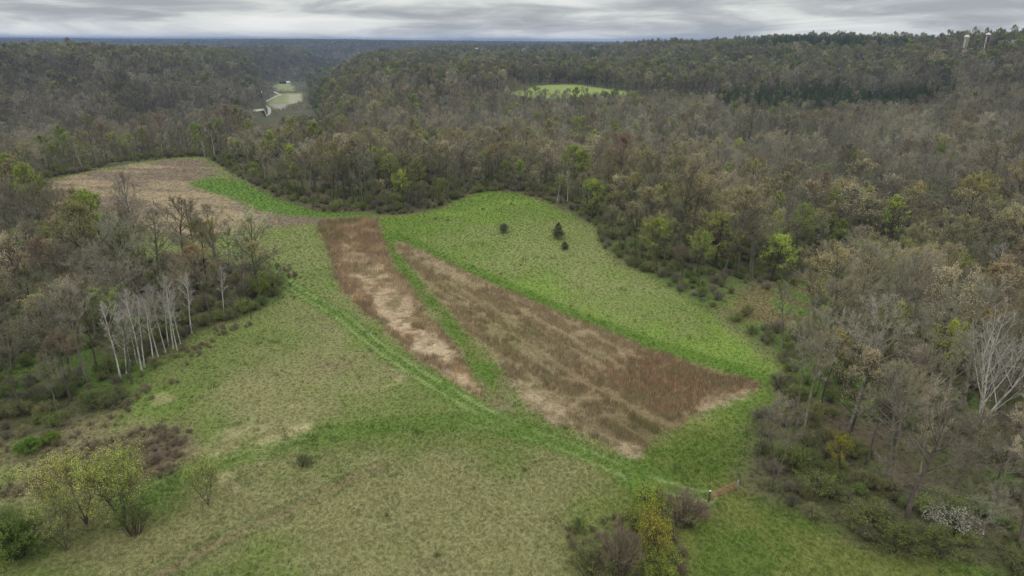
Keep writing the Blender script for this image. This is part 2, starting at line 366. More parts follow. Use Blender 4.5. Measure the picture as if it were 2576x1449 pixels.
def cover(x, y):
    """albedo of the ground cover (no light in it) and the kind of growth: 0 grass, 1 matted straw, 2 standing stalks, 3 litter"""
    x, y = np.asarray(x, float), np.asarray(y, float)
    d = np.hypot(x, y)
    nb, nm, ns, nf = fbm(x, y, 34, 4, 11), fbm(x, y, 9, 4, 12), fbm(x, y, 3.2, 3, 13), fbm(x, y, 1.1, 2, 14)
    wob = (nm - 0.5) * 5 + (ns - 0.5) * 3.5
    sd = sdf_poly(x, y, MEADOW)
    c = np.broadcast_to(C_OLIVE, x.shape + (3,)).copy()
    kind = np.zeros(x.shape, int)
    c = mixc(c, C_TAN, sstep(0.42, 0.62, nb * 0.5 + nm * 0.5) * 0.5)
    c = mixc(c, C_LUSH, sstep(0.55, 0.75, fbm(x, y, 14, 4, 21)) * 0.5)
    c = mixc(c, lin(120, 104, 86), sstep(0.56, 0.68, fbm(x, y, 22, 4, 31)) * 0.55)
    # towards the left strip edge the grass is greener
    u, v, _ = project(x, y, np.zeros_like(x))
    c = mixc(c, lin(114, 126, 70), sstep(980, 700, v) * sstep(1000, 760, u) * 0.6)
    g = sdf_poly(x, y, RIGHT_MEADOW)
    c = mixc(c, mixc(np.broadcast_to(C_LUSH, c.shape), lin(116, 137, 62), sstep(0.46, 0.7, nb * .5 + nm * .5)), sstep(3, -3, g + wob))
    for p, r in DRY_R:
        c = mixc(c, lin(124, 130, 80), sstep(1.0, 0.2, np.hypot(x - p[0], (y - p[1]) * 0.8) / r + (nm - 0.5) * 1.3) * 0.75)
    low = ats([(2000, 1380)])[0]
    c = mixc(c, mixc(np.broadcast_to(lin(86, 104, 44), c.shape), lin(104, 112, 56), sstep(.4, .6, nm)), sstep(16, -4, np.hypot(x - low[0] - 8, y - low[1]) - 26 + wob))
    e1 = sdf_poly(x, y, BROWN_FAR) + wob * 1.2
    c = mixc(c, mixc(np.broadcast_to(C_BROWN, c.shape), lin(156, 140, 112), sstep(.5, .68, fbm(x * .5 + y * .5, y, 12, 4, 41))), sstep(2, -3, e1))
    kind = np.where(e1 < 0, 1, kind)
    e2 = sdf_poly(x, y, LUSH_FAR) + wob * .7
    c = mixc(c, lin(92, 118, 48), sstep(3, -2, e2))
    kind = np.where(e2 < 0, 0, kind)
    e3 = sdf_poly(x, y, SWATH) + wob * .5
    c = mixc(c, mixc(np.broadcast_to(lin(86, 108, 42), c.shape), lin(106, 112, 62), sstep(.5, .65, nm)), sstep(2, -2, e3))
    # the two stubble strips
    s1 = sdf_poly(x, y, STRIP1) + wob * .5 + (nf - .5) * 1.5
    rust = mixc(np.broadcast_to(C_RUST, c.shape), lin(126, 116, 84), sstep(.48, .66, nm))
    rust = mixc(rust, lin(180, 154, 122), sstep(.52, .68, ns) * .7)
    c = mixc(c, rust, sstep(.8, -.8, s1))
    kind = np.where(s1 < 0, 2, kind)
    p1 = sdf_poly(x, y, S1_PALE) + wob * 1.1
    c = mixc(c, mixc(np.broadcast_to(lin(172, 152, 124), c.shape), lin(136, 122, 92), sstep(.5, .66, ns)), sstep(2.5, -2.5, p1) * (s1 < 0))
    kind = np.where((p1 < 0) & (s1 < 0) & (nm > .42), 1, kind)
    t1 = sdf_poly(x, y, S1_STRAW) + wob * 1.3 + (nf - .5) * 3 + 1.0
    c = mixc(c, mixc(np.broadcast_to(C_STRAW, c.shape), lin(144, 122, 94), sstep(.42, .62, nf * .6 + ns * .4)), sstep(2.5, -2.5, t1) * (s1 < .5))
    kind = np.where((t1 < 0) & (s1 < .5), 1, kind)
    s2 = sdf_poly(x, y, STRIP2) + wob * .4 + (nf - .5) * 1.2
    mid = mixc(np.broadcast_to(C_MID, c.shape), lin(128, 122, 82), sstep(.5, .66, nb * .4 + nm * .6) * .6)
    mid = mixc(mid, lin(130, 114, 86), sstep(.5, .66, fbm(x, y, 11, 4, 51)) * .35)
    # drill rows run along the strip
    ax_ = unit2(ats([(1700, 1010)])[0] - ats([(1010, 625)])[0])
    along, across = x * ax_[0] + y * ax_[1], x * ax_[1] - y * ax_[0]
    rows = fbm(across, along * .05, 1.5, 2, 61)
    bands = fbm(across, along * .12, 5.0, 3, 62)
    mid = mixc(mid, lin(164, 146, 114), sstep(.5, .72, rows * .55 + bands * .45) * .55)
    mid = mixc(mid, lin(112, 98, 74), sstep(.46, .3, rows * .6 + bands * .4) * .45)
    c = mixc(c, mid, sstep(.8, -.8, s2))
    kind = np.where(s2 < 0, np.where(rows * .6 + ns * .4 > .47, 2, 1), kind)
    edge2 = sstep(10, 2, sdf_line(x, y, ats([(1003, 612), (1060, 634), (1200, 698), (1350, 764), (1500, 824), (1650, 884)])) + wob)
    c = mixc(c, lin(160, 142, 114), edge2 * (s2 < 0) * .45)
    r2 = sdf_poly(x, y, S2_RUST) + wob * 1.3
    c = mixc(c, mixc(np.broadcast_to(lin(144, 118, 92), c.shape), lin(134, 118, 88), sstep(.5, .62, ns)), sstep(9, -7, r2) * (s2 < 0) * .85)
    kind = np.where((r2 < 0) & (s2 < 0), 2, kind)
    for P in S2_STRAWS:
        t2 = sdf_poly(x, y, P) + wob * .6
        c = mixc(c, mixc(np.broadcast_to(C_STRAW, c.shape), lin(144, 124, 96), sstep(.42, .62, nf * .6 + ns * .4)), sstep(2.2, -2.2, t2 + (nf - .5) * 4 + .6) * .7)
        kind = np.where(t2 < 0, 1, kind)
    # bright band of new grass along the upper side of the second strip
    band = sdf_line(x, y, ats([(985, 590), (1060, 628), (1200, 690), (1350, 756), (1500, 815), (1650, 872), (1800, 915), (1925, 955)]))
    c = mixc(c, lin(84, 112, 38), sstep(4.2, 1.6, band + wob * .4) * (s2 > 0.2) * .85)
    for p, r in STRAW_L:
        wv = sstep(.8, .2, np.hypot(x - p[0], y - p[1]) / (r * .62) + (ns - .5) * 3.2 + (nm - .5))
        c = mixc(c, lin(166, 158, 118), wv * .5)
        kind = np.where(wv > .5, 1, kind)
    br = sdf_poly(x, y, BRAMBLE) + wob
    c = mixc(c, lin(108, 92, 78), sstep(4, -4, br))
    # wheel tracks
    gp, gq = at(1815, 1256), at(1720, 1238)
    gd_ = unit2(gp - gq)
    past = np.where(np.hypot(x - gp[0], y - gp[1]) < 40, sstep(-1, 2, (x - gp[0]) * gd_[0] + (y - gp[1]) * gd_[1]), 0)
    for line, w in ((TRACK, 1.0), (TRACK2, .8)):
        t = sdf_line(x, y, line) + past * 30
        c = mixc(c, C_TRACK, sstep(3.2, 1.4, t + wob * .3) * .9 * w)
        c = mixc(c, lin(142, 152, 100), sstep(.5, .15, np.abs(t - 1.1) + (ns - .5) * .35) * (.72 if w == 1 else .35) * sstep(.30, .42, nm))
        kind = np.where((t < 4) & (kind != 2), 0, kind)
    t = sdf_line(x, y, PATH3)
    c = mixc(c, lin(116, 100, 80), sstep(1.8, .2, t + wob * .5) * .5 * sstep(.38, .58, nm))
    c = mixc(c, lin(70, 84, 40), sstep(.5, .2, np.abs(t - 1.3) + (ns - .5) * .9) * .4)
    # woodland floor
    fl = mixc(np.broadcast_to(C_FLOOR, c.shape), C_LITTER, sstep(.45, .62, nm * .5 + nb * .5))
    fl = mixc(fl, lin(84, 104, 46), sstep(.5, .66, fbm(x, y, 18, 4, 71)) * sstep(260, 120, d))
    c = mixc(c, fl, sstep(-2, 3, sd + wob * .6))
    kind = np.where(sd > 1, 3, kind)
    cl = sdf_poly(x, y, CLEAR_R) + wob
    c = mixc(c, mixc(np.broadcast_to(lin(106, 124, 62), c.shape), lin(116, 106, 72), sstep(.5, .65, nm)), sstep(4, -4, cl))
    kind = np.where(cl < 0, 0, kind)
    # the fields farther off
    far = d > 420
    if far.any():
        for P, col in ((DOME, lin(128, 142, 76)), (VALLEY_FIELDS[0], lin(130, 136, 92)), (VALLEY_FIELDS[1], lin(128, 136, 90)), (VALLEY_PLOW, lin(150, 140, 132)),
                       (VALLEY_PALE, lin(156, 152, 126)), (FIELD_FAR, lin(162, 146, 122)), (LAWN_FAR, lin(104, 146, 62)), (LAWN_FAR2, lin(104, 146, 62)), (FARM, lin(96, 98, 70))):
            f = sdf_poly(x, y, P)
            c = mixc(c, np.asarray(col) * (.85 + .3 * nm[..., None]), sstep(3, -3, f + wob) * far)
            kind = np.where((f < 0) & far, 0, kind)
    return np.clip(c, 0.004, 0.9), kind, sd


def mesh_from(name, verts, faces_list, mats=(), smooth=False, attrs=None):
    """faces_list: [(int array (n,k), material index)]"""
    me = bpy.data.meshes.new(name)
    verts = np.asarray(verts, np.float32)
    faces_list = [(np.asarray(f, np.int32), m) for f, m in faces_list if len(f)]
    nl = sum(f.size for f, _ in faces_list)
    nf = sum(len(f) for f, _ in faces_list)
    me.vertices.add(len(verts))
    me.vertices.foreach_set("co", verts.ravel())
    me.loops.add(nl)
    me.loops.foreach_set("vertex_index", np.concatenate([f.ravel() for f, _ in faces_list]))
    me.polygons.add(nf)
    tot = np.concatenate([np.full(len(f), f.shape[1], np.int32) for f, _ in faces_list])
    me.polygons.foreach_set("loop_start", np.concatenate([[0], np.cumsum(tot)[:-1]]).astype(np.int32))
    me.polygons.foreach_set("material_index", np.concatenate([np.full(len(f), m, np.int32) for f, m in faces_list]))
    me.polygons.foreach_set("use_smooth", np.full(nf, smooth))
    for m in mats:
        me.materials.append(m)
    for k, (typ, dom, arr) in (attrs or {}).items():
        a = me.attributes.new(k, typ, dom)
        a.data.foreach_set({'FLOAT_COLOR': 'color', 'FLOAT': 'value', 'INT': 'value', 'FLOAT_VECTOR': 'vector'}[typ], np.asarray(arr).ravel())
    me.update(calc_edges=True)
    return me


def put(name, me, parent=None, loc=None, **props):
    o = bpy.data.objects.new(name, me)
    COL.objects.link(o)
    if parent is not None:
        o.parent = parent
    if loc is not None:
        o.location = loc
    for k, v in props.items():
        o[k] = v
    return o


# ------------------------------------------------------------------ materials
def material(name):
    m = bpy.data.materials.new(name)
    m.use_nodes = True
    t = m.node_tree
    t.nodes.clear()
    out = N(t, "ShaderNodeOutputMaterial")
    b = N(t, "ShaderNodeBsdfPrincipled", i_Roughness=0.9)
    b.inputs["Specular IOR Level"].default_value = 0.15
    link(t, b.outputs[0], out.inputs["Surface"])
    return m, t, b


def mulc(t, a, fac_out):
    n = N(t, "ShaderNodeMix", data_type='RGBA', blend_type='MULTIPLY')
    n.inputs["Factor"].default_value = 1.0
    link(t, a, n.inputs["A"])
    link(t, fac_out, n.inputs["B"])
    return n.outputs["Result"]


def tint_material(name, attr, lo, hi, scale=0.8, coords="Object", trans=0.0):
    m, t, b = material(name)
    a = N(t, "ShaderNodeAttribute", attribute_type='INSTANCER', attribute_name=attr)
    tcn = N(t, "ShaderNodeTexCoord")
    nz = N(t, "ShaderNodeTexNoise", i_Scale=scale, i_Detail=3.0)
    link(t, tcn.outputs[coords], nz.inputs["Vector"])
    v = ramp(t, nz.outputs[0], [(0.3, (lo, lo, lo)), (0.7, (hi, hi, hi))])
    colr = mulc(t, a.outputs["Color"], v)
    link(t, colr, b.inputs["Base Color"])
    if trans > 0:
        tr = N(t, "ShaderNodeBsdfTranslucent")
        link(t, colr, tr.inputs["Color"])
        mx = N(t, "ShaderNodeMixShader")
        mx.inputs[0].default_value = trans
        link(t, b.outputs[0], mx.inputs[1])
        link(t, tr.outputs[0], mx.inputs[2])
        out = next(n for n in t.nodes if n.type == 'OUTPUT_MATERIAL')
        link(t, mx.outputs[0], out.inputs["Surface"])
    return m


M_BARK = tint_material("bark", "bark", 0.45, 0.85, 1.3)
M_TWIG = tint_material("twigs", "bark", 0.85, 1.2, 0.5)
M_LEAF = tint_material("young_leaves", "tint", 0.68, 1.32, 1.1, trans=0.3)
M_BLADE = tint_material("grass_blades", "tint", 0.8, 1.2, 3.0, trans=0.2)


def plain(name, rgb, var=0.2, scale=2.0, rough=0.8, stretch=(1, 1, 1)):
    m, t, b = material(name)
    tcn = N(t, "ShaderNodeTexCoord")
    mp = N(t, "ShaderNodeMapping")
    mp.inputs["Scale"].default_value = stretch
    link(t, tcn.outputs["Object"], mp.inputs[0])
    nz = N(t, "ShaderNodeTexNoise", i_Scale=scale, i_Detail=4.0)
    link(t, mp.outputs[0], nz.inputs["Vector"])
    c = np.asarray(rgb)
    link(t, ramp(t, nz.outputs[0], [(0.3, tuple(c * (1 - var))), (0.7, tuple(np.minimum(c * (1 + var), 0.9)))]), b.inputs["Base Color"])
    b.inputs["Roughness"].default_value = rough
    return m


def ground_material():
    m, t, b = material("ground_cover")
    a = N(t, "ShaderNodeAttribute", attribute_type='GEOMETRY', attribute_name="cover")
    tcn = N(t, "ShaderNodeTexCoord")
    v = None
    outs = []
    for sc, det, lo, hi in ((3.6, 5.0, 0.7, 1.28), (0.22, 4.0, 0.92, 1.08)):
        nz = N(t, "ShaderNodeTexNoise", i_Scale=sc, i_Detail=det, i_Roughness=0.65)
        link(t, tcn.outputs["Object"], nz.inputs["Vector"])
        outs.append(ramp(t, nz.outputs[0], [(0.3, (lo, lo, lo)), (0.7, (hi, hi, hi))]))
    link(t, mulc(t, mulc(t, a.outputs["Color"], outs[0]), outs[1]), b.inputs["Base Color"])
    bp = N(t, "ShaderNodeBump", i_Strength=0.35, i_Distance=0.2)
    nz = N(t, "ShaderNodeTexNoise", i_Scale=2.5, i_Detail=4.0)
    link(t, tcn.outputs["Object"], nz.inputs["Vector"])
    link(t, nz.outputs[0], bp.inputs["Height"])
    link(t, bp.outputs[0], b.inputs["Normal"])
    return m


# ------------------------------------------------------------------ the ground: one sheet to the horizon
dist = [0.0, 15.0, 30.0]
d_ = 42.0
while d_ < 12000:
    dist.append(d_)
    d_ *= 1.0065 if d_ < 420 else (1.012 if d_ < 1800 else 1.02)
dist.append(16000.0)
dist = np.array(dist)
azs = np.concatenate([np.arange(-180, -48, 6.0), np.arange(-48, -46, 1.0), np.arange(-46, 46, 0.25), np.arange(46, 48, 1.0), np.arange(48, 180, 6.0)])
A, D = np.meshgrid(np.radians(azs), dist, indexing='ij')
GX, GY = D * np.sin(A), D * np.cos(A)
GZ = terrain(GX, GY)
GC, _, _ = cover(GX, GY)
na, nd = A.shape
idx = np.arange(na * nd).reshape(na, nd)
idn = np.roll(idx, -1, 0)
quads = np.stack([idx[:, 1:-1], idx[:, 2:], idn[:, 2:], idn[:, 1:-1]], -1).reshape(-1, 4)[:, ::-1]
tris = np.stack([idx[:, 0], idx[:, 1], idn[:, 1]], -1)[:, ::-1]
gm = mesh_from("ground", np.stack([GX, GY, GZ], -1).reshape(-1, 3), [(quads[:, ::-1], 0), (tris[:, ::-1], 0)], [ground_material()], True,
               {"cover": ('FLOAT_COLOR', 'POINT', np.concatenate([GC, np.ones(GC.shape[:2] + (1,))], -1).reshape(-1, 4).astype(np.float32))})
put("ground", gm, kind="structure", label="rolling ground of meadow, stubble strips and woodland floor")
print("ground", len(gm.polygons), round(time.time() - T0, 1))

# horizon by azimuth, to leave out what the ridges hide
_haz = np.arange(-46, 46.01, 0.5)
_hd = np.exp(np.linspace(math.log(60), math.log(12000), 260))
_HA, _HD = np.meshgrid(np.radians(_haz), _hd, indexing='ij')
_HZ = terrain(_HD * np.sin(_HA), _HD * np.cos(_HA))
_hor = np.maximum.accumulate((_HZ + 4 - CAM_H) / _HD, 1)


def hidden(x, y, top):
    d = np.hypot(x, y)
    az = np.degrees(np.arctan2(x, y))
    i = np.clip(np.round((az + 46) / 0.5).astype(int), 0, len(_haz) - 1)
    j = np.clip(np.searchsorted(_hd, d * 0.97) - 1, 0, len(_hd) - 1)
    return (top - CAM_H) / d < _hor[i, j]


# ------------------------------------------------------------------ growing trees
def unit(v):
    return v / (np.linalg.norm(v, axis=-1, keepdims=True) + 1e-9)


def tubes(P, r, sides):
    """P (n,p,3) centre lines, r (n,p) radii"""
    n, p, _ = P.shape
    t = unit(np.gradient(P, axis=1))
    ref = np.where(np.abs(t[:, :1, 2:3]) > 0.8, np.array([1.0, 0, 0]), np.array([0, 0, 1.0]))
    a = unit(np.cross(t, np.broadcast_to(ref, t.shape)))
    b = np.cross(t, a)
    ang = np.arange(sides) * 2 * math.pi / sides
    V = P[:, :, None] + r[:, :, None, None] * (a[:, :, None] * np.cos(ang)[:, None] + b[:, :, None] * np.sin(ang)[:, None])
    ids = np.arange(n * p * sides).reshape(n, p, sides)
    nx = np.roll(ids, -1, 2)
    q = np.stack([ids[:, :-1], nx[:, :-1], nx[:, 1:], ids[:, 1:]], -1).reshape(-1, 4)
    return V.reshape(-1, 3), q


def slivers(s, e, w, g):
    d = unit(e - s)
    side = unit(np.cross(d, g.normal(size=d.shape))) * (w if np.isscalar(w) else np.asarray(w)[:, None])
    V = np.stack([s - side, s + side, e], 1).reshape(-1, 3)
    return V, np.arange(len(V)).reshape(-1, 3)


def leaf_quads(c, size, g, flat=0.0):
    n = len(c)
    nn = g.normal(size=(n, 3))
    nn[:, 2] = np.abs(nn[:, 2]) + flat
    nn = unit(nn)
    a = unit(np.cross(nn, g.normal(size=(n, 3))))
    b = np.cross(nn, a)
    s = size * g.uniform(0.6, 1.3, (n, 1))
    V = np.stack([c - a * s, c - b * s * 0.55, c + a * s, c + b * s * 0.55], 1).reshape(-1, 3)
    return V, np.arange(len(V)).reshape(-1, 4)


def spawn(P, L, n, smin, smax, ang, ratio, npts, up, wander, g, taper=0.5):
    """children of the centre lines P"""
    m, p, _ = P.shape
    s = smin + (smax - smin) * (np.arange(n)[None] + g.uniform(0, 1, (m, n))) / n
    f = s * (p - 1)
    i = np.minimum(f.astype(int), p - 2)
    a = (f - i)[..., None]
    k = np.arange(m)[:, None]
    start = P[k, i] * (1 - a) + P[k, i + 1] * a
    tan = unit(P[k, i + 1] - P[k, i])
    rnd = g.normal(size=tan.shape)
    perp = unit(rnd - (rnd * tan).sum(-1, keepdims=True) * tan)
    th = np.radians(ang + g.normal(0, 10, s.shape))[..., None]
    dr = unit(tan * np.cos(th) + perp * np.sin(th) + np.array([0, 0, up]))
    ln = L[:, None] * ratio * (1 - taper * s) * g.uniform(0.7, 1.25, s.shape)
    u = np.linspace(0, 1, npts)[None, None, :, None]
    side = unit(g.normal(size=tan.shape))[:, :, None]
    C = start[:, :, None] + dr[:, :, None] * ln[..., None, None] * u + (side * wander + np.array([0, 0, up * .6])) * ln[..., None, None] * u ** 2
    return C.reshape(m * n, npts, 3), ln.reshape(-1)


FORMS = {
    # crown start, crown radius, centre, half height (of the tree's height), low and high limb angle, upward curl, wander, trunk radius
    "spread": dict(t0=.26, rc=.40, zc=.60, rz=.36, lo=78, hi=16, up=.10, wander=.16, r0=.0150),
    "round": dict(t0=.34, rc=.29, zc=.64, rz=.36, lo=68, hi=12, up=.10, wander=.14, r0=.0115),
    "tall": dict(t0=.46, rc=.20, zc=.70, rz=.31, lo=62, hi=10, up=.12, wander=.12, r0=.0092),
    "slim": dict(t0=.40, rc=.125, zc=.68, rz=.33, lo=56, hi=12, up=.16, wander=.10, r0=.0085),
    "fork": dict(t0=.2, ll=.6, lo=38, hi=14, up=.22, wander=.2, r0=.019),
    "vase": dict(t0=.12, ll=.66, lo=40, hi=12, up=.30, wander=.15, r0=.014),
}
LODS = {
    "near": dict(n1=18, n2=9, n3=8, n4=7, w3=.018, w4=.0105, sides=6, l2=.42, l3=.5),
    "mid": dict(n1=16, n2=9, n3=10, n4=5, w3=.034, w4=.024, sides=4, l2=.42, l3=.42),
    "far": dict(n1=15, n2=11, n3=22, n4=0, w3=.070, w4=0, sides=3, l2=.42, l3=.42),
    "thin": dict(n1=18, n2=6, n3=6, n4=4, w3=.028, w4=.018, sides=6, l2=.5, l3=.5),
}


def grow(form, lod, H, seed, leaves=0, lsize=.1, stems=1, lean=.05, crooked=.03, wmul=1.0, flat=0.0, topbias=0.0):
    """returns trunk (V, quads) and crown (V, [(faces, 0 twig | 1 leaf)])"""
    g = np.random.default_rng(seed)
    f, q = FORMS[form], LODS[lod]
    p = 8 if lod in ("near", "thin") else 5
    u = np.linspace(0, 1, p)
    trunk = np.zeros((stems, p, 3))
    Hs = H * g.uniform(.8, 1, stems) if stems > 1 else np.array([H])
    az0 = g.uniform(0, 6.28) + np.arange(stems) * 2 * math.pi / max(stems, 1) + g.normal(0, .3, stems)
    ln = lean + (.22 + .16 * g.uniform(size=stems) if stems > 1 else 0)
    wand = np.cumsum(g.normal(0, crooked, (stems, p, 2)), 1) * H * .35
    trunk[:, :, 2] = u * Hs[:, None] * (.93 if form != "spread" else .8)
    trunk[:, :, 0] = (np.cos(az0) * ln * Hs)[:, None] * u ** 1.2 + wand[:, :, 0] * u
    trunk[:, :, 1] = (np.sin(az0) * ln * Hs)[:, None] * u ** 1.2 + wand[:, :, 1] * u
    r0 = f["r0"] * H * (1 if stems == 1 else .65)
    TV, TQ = tubes(trunk, np.broadcast_to(r0 * (1.25 - u * 1.05) * np.where(u == 0, 1.3, 1), (stems, p)), q["sides"])
    # limbs
    n1 = q["n1"] if stems == 1 else max(4, q["n1"] // 2)
    s = f["t0"] + (1 - f["t0"]) * ((np.arange(n1) + g.uniform(0, .8, (stems, n1))) / n1)
    fi = s * (p - 1)
    i = np.minimum(fi.astype(int), p - 2)
    a = (fi - i)[..., None]
    k = np.arange(stems)[:, None]
    start = trunk[k, i] * (1 - a) + trunk[k, i + 1] * a
    rel = (s - f["t0"]) / (1 - f["t0"])
    el = np.radians(f["lo"] + (f["hi"] - f["lo"]) * rel + g.normal(0, 7, rel.shape))
    az = np.arange(n1)[None] * 2.4 + g.normal(0, .35, (stems, n1)) + az0[:, None]
    dr = np.stack([np.sin(el) * np.cos(az), np.sin(el) * np.sin(az), np.cos(el)], -1)
    if form in ("vase", "fork"):
        L1 = f["ll"] * H * (1 - .55 * rel) * g.uniform(.7, 1.1, rel.shape)
    else:       # limbs reach for the surface of an uneven egg
        inv = 1 / np.array([f["rc"] * H, f["rc"] * H, f["rz"] * H])
        o, e = (start - np.array([0, 0, f["zc"] * H])) * inv, dr * inv
        qa, qb, qc = (e * e).sum(-1), (o * e).sum(-1), (o * o).sum(-1) - 1
        disc = np.sqrt(np.maximum(qb * qb - qa * qc, 0))
        L1 = np.clip((-qb + disc) / qa, .06 * H, .5 * H) * g.uniform(.72, .90, rel.shape)
    npt = 5 if lod in ("near", "thin") else 4
    uu = np.linspace(0, 1, npt)[None, None, :, None]
    side = unit(g.normal(size=dr.shape))[:, :, None]
    limb = start[:, :, None] + dr[:, :, None] * L1[..., None, None] * uu + (side * f["wander"] + np.array([0, 0, f["up"]])) * L1[..., None, None] * uu ** 2
    limb = limb.reshape(-1, npt, 3)
    L1 = L1.reshape(-1)
    rl = r0 * (.36 if lod == 'thin' and form != "fork" else .5) * (1.1 - s.reshape(-1) * .6)
    LV, LQ = tubes(limb, rl[:, None] * (1 - .8 * np.linspace(0, 1, npt))[None], max(3, q["sides"] - 2))
    b2, L2 = spawn(limb, L1, q["n2"], .42 if form not in ("vase", "fork") else .25, 1.0, 46, q["l2"], 3, .12, .2, g, .35)
    if lod in ("near", "thin"):
        BV, BQ = tubes(b2, np.maximum(r0 * .11, .018) * np.array([1, .7, .35])[None] * np.ones((len(b2), 1)), 3)
    else:
        wB = np.full(len(b2), max(r0 * .12, .03 if lod == "mid" else .07))
        BV, BF = slivers(b2[:, 0], b2[:, -1], wB, g)
        BQ = None
    b3, L3 = spawn(b2, L2, q["n3"], .15, 1.0, 44, q["l3"], 2, .12, .06, g, .3)
    V3, F3 = slivers(b3[:, 0], b3[:, 1], q["w3"] * wmul, g)
    crown_v, crown_f, off = [V3], [(F3, 0)], len(V3)
    tips = b3[:, 1]
    allpts = b3
    if q["n4"]:
        b4, L4 = spawn(b3, L3, q["n4"], .1, 1.0, 38, .62, 2, .1, .05, g, .2)
        V4, F4 = slivers(b4[:, 0], b4[:, 1], q["w4"] * wmul, g)
        crown_v.append(V4)
        crown_f.append((F4 + off, 0))
        off += len(V4)
        allpts = b4
    if BQ is None:
        crown_v.append(BV)
        crown_f.append((BF + off, 0))
        off += len(BV)
    if leaves:
        k = g.integers(0, len(allpts), leaves)
        if topbias:
            order = np.argsort(allpts[:, 1, 2] + g.normal(0, H * .12, len(allpts)))
            k = order[(len(allpts) * (1 - (1 - g.uniform(size=leaves)) ** 1.0 * topbias)).astype(int).clip(0, len(allpts) - 1)]
        w = g.uniform(.35, 1.05, (leaves, 1))
        c = allpts[k, 0] * (1 - w) + allpts[k, 1] * w + g.normal(0, .12, (leaves, 3))
        V, F = leaf_quads(c, lsize, g, flat)
        crown_v.append(V)
        crown_f.append((F + off, 1))
    # trunk mesh = trunk + limbs (+ branches)
    tv, tq, o = [TV], [TQ], len(TV)
    tv.append(LV)
    tq.append(LQ + o)
    o += len(LV)
    if BQ is not None:
        tv.append(BV)
        tq.append(BQ + o)
    return (np.concatenate(tv), np.concatenate(tq)), (np.concatenate(crown_v), crown_f)


def conifer(seed, H, Rb, nb, sprays, size, lo=.12, irregular=.2, blunt=.8, sides=5):
    g = np.random.default_rng(seed)
    u = np.linspace(0, 1, 5)
    trunk = np.zeros((1, 5, 3))
    trunk[0, :, 2] = u * H
    TV, TQ = tubes(trunk, (.02 * H * (1.1 - u))[None], sides)
    s = lo + (1 - lo) * (np.arange(nb) + g.uniform(0, 1, nb)) / nb
    L = Rb * (1 - ((s - lo) / (1 - lo)) ** blunt) * g.uniform(1 - irregular * 1.6, 1 + irregular, nb) + .04 * Rb
    az = np.arange(nb) * 2.4 + g.normal(0, .4, nb)
    el = np.radians(84 - 40 * s + g.normal(0, 6, nb))
    dr = np.stack([np.sin(el) * np.cos(az), np.sin(el) * np.sin(az), np.cos(el)], -1)
    st = np.zeros((nb, 3))
    st[:, 2] = s * H
    en = st + dr * L[:, None]
    V0, F0 = slivers(st, en, max(.008 * H, .02), g)
    k = np.repeat(np.arange(nb), sprays)
    w = g.uniform(.2, 1.05, (len(k), 1))
    c = st[k] * (1 - w) + en[k] * w + g.normal(0, 1, (len(k), 3)) * (L[k] * .16 + .05)[:, None]
    V1, F1 = leaf_quads(c, size, g, .6)
    return (TV, TQ), (np.concatenate([V0, V1]), [(F0, 0), (F1 + len(V0), 1)])


def shrub(seed, H, W, stems, twigs, leaves, lsize, w=.014):
    g = np.random.default_rng(seed)
    az, r = g.uniform(0, 6.28, stems), np.sqrt(g.uniform(0, 1, stems)) * W
    base = np.stack([np.cos(az) * r * .3, np.sin(az) * r * .3, np.zeros(stems)], -1)
    top = np.stack([np.cos(az) * r, np.sin(az) * r, H * (1 - .45 * (r / W) ** 2) * g.uniform(.7, 1.05, stems)], -1)
    mid = (base + top) / 2 + np.array([0, 0, 1]) * H * .12 + g.normal(0, .08 * W, (stems, 3))
    P = np.stack([base, mid, top], 1)
    L = np.linalg.norm(top - base, axis=1)
    TV, TQ = tubes(P, np.broadcast_to(np.array([.03, .02, .008]) * (H / 2.5) ** .5, (stems, 3)), 3)
    b, Lb = spawn(P, L, twigs, .3, 1.0, 35, .35, 2, .15, 0, g, .3)
    V3, F3 = slivers(b[:, 0], b[:, 1], w, g)
    b4, _ = spawn(b, Lb, 3, .2, 1, 40, .6, 2, .1, 0, g, .2)
    V4, F4 = slivers(b4[:, 0], b4[:, 1], w * .7, g)
    vs, fs = [V3, V4], [(F3, 0), (F4 + len(V3), 0)]
    if leaves:
        k = g.integers(0, len(b4), leaves)
        q = g.uniform(.2, 1.1, (leaves, 1))
        c = b4[k, 0] * (1 - q) + b4[k, 1] * q + g.normal(0, .06, (leaves, 3))
        V, F = leaf_quads(c, lsize, g, .3)
        fs.append((F + len(V3) + len(V4), 1))
        vs.append(V)
    return (TV, TQ), (np.concatenate(vs), fs)


SRC = bpy.data.collections.new("sources")      # never linked to the scene: only the woodland masses draw from it


class Kind:
    """meshes of one form: trunk and crown apart (single trees), and both in one (the masses)"""

    def __init__(self, name, parts):
        (tv, tq), (cv, cf) = parts
        self.name = name
        self.trunk = mesh_from(name + "_trunk", tv, [(tq, 0)], [M_BARK], True)
        self.crown = mesh_from(name + "_crown", cv, cf, [M_TWIG, M_LEAF])
        self.parts = parts
        self.top = max(tv[:, 2].max(), cv[:, 2].max())
        self.rad = float(np.percentile(np.hypot(cv[:, 0], cv[:, 1]), 95))


def whole(name, parts):
    (tv, tq), (cv, cf) = parts
    return mesh_from(name, np.concatenate([tv, cv]), [(tq, 0)] + [(f + len(tv), 1 + m) for f, m in cf], [M_BARK, M_TWIG, M_LEAF])


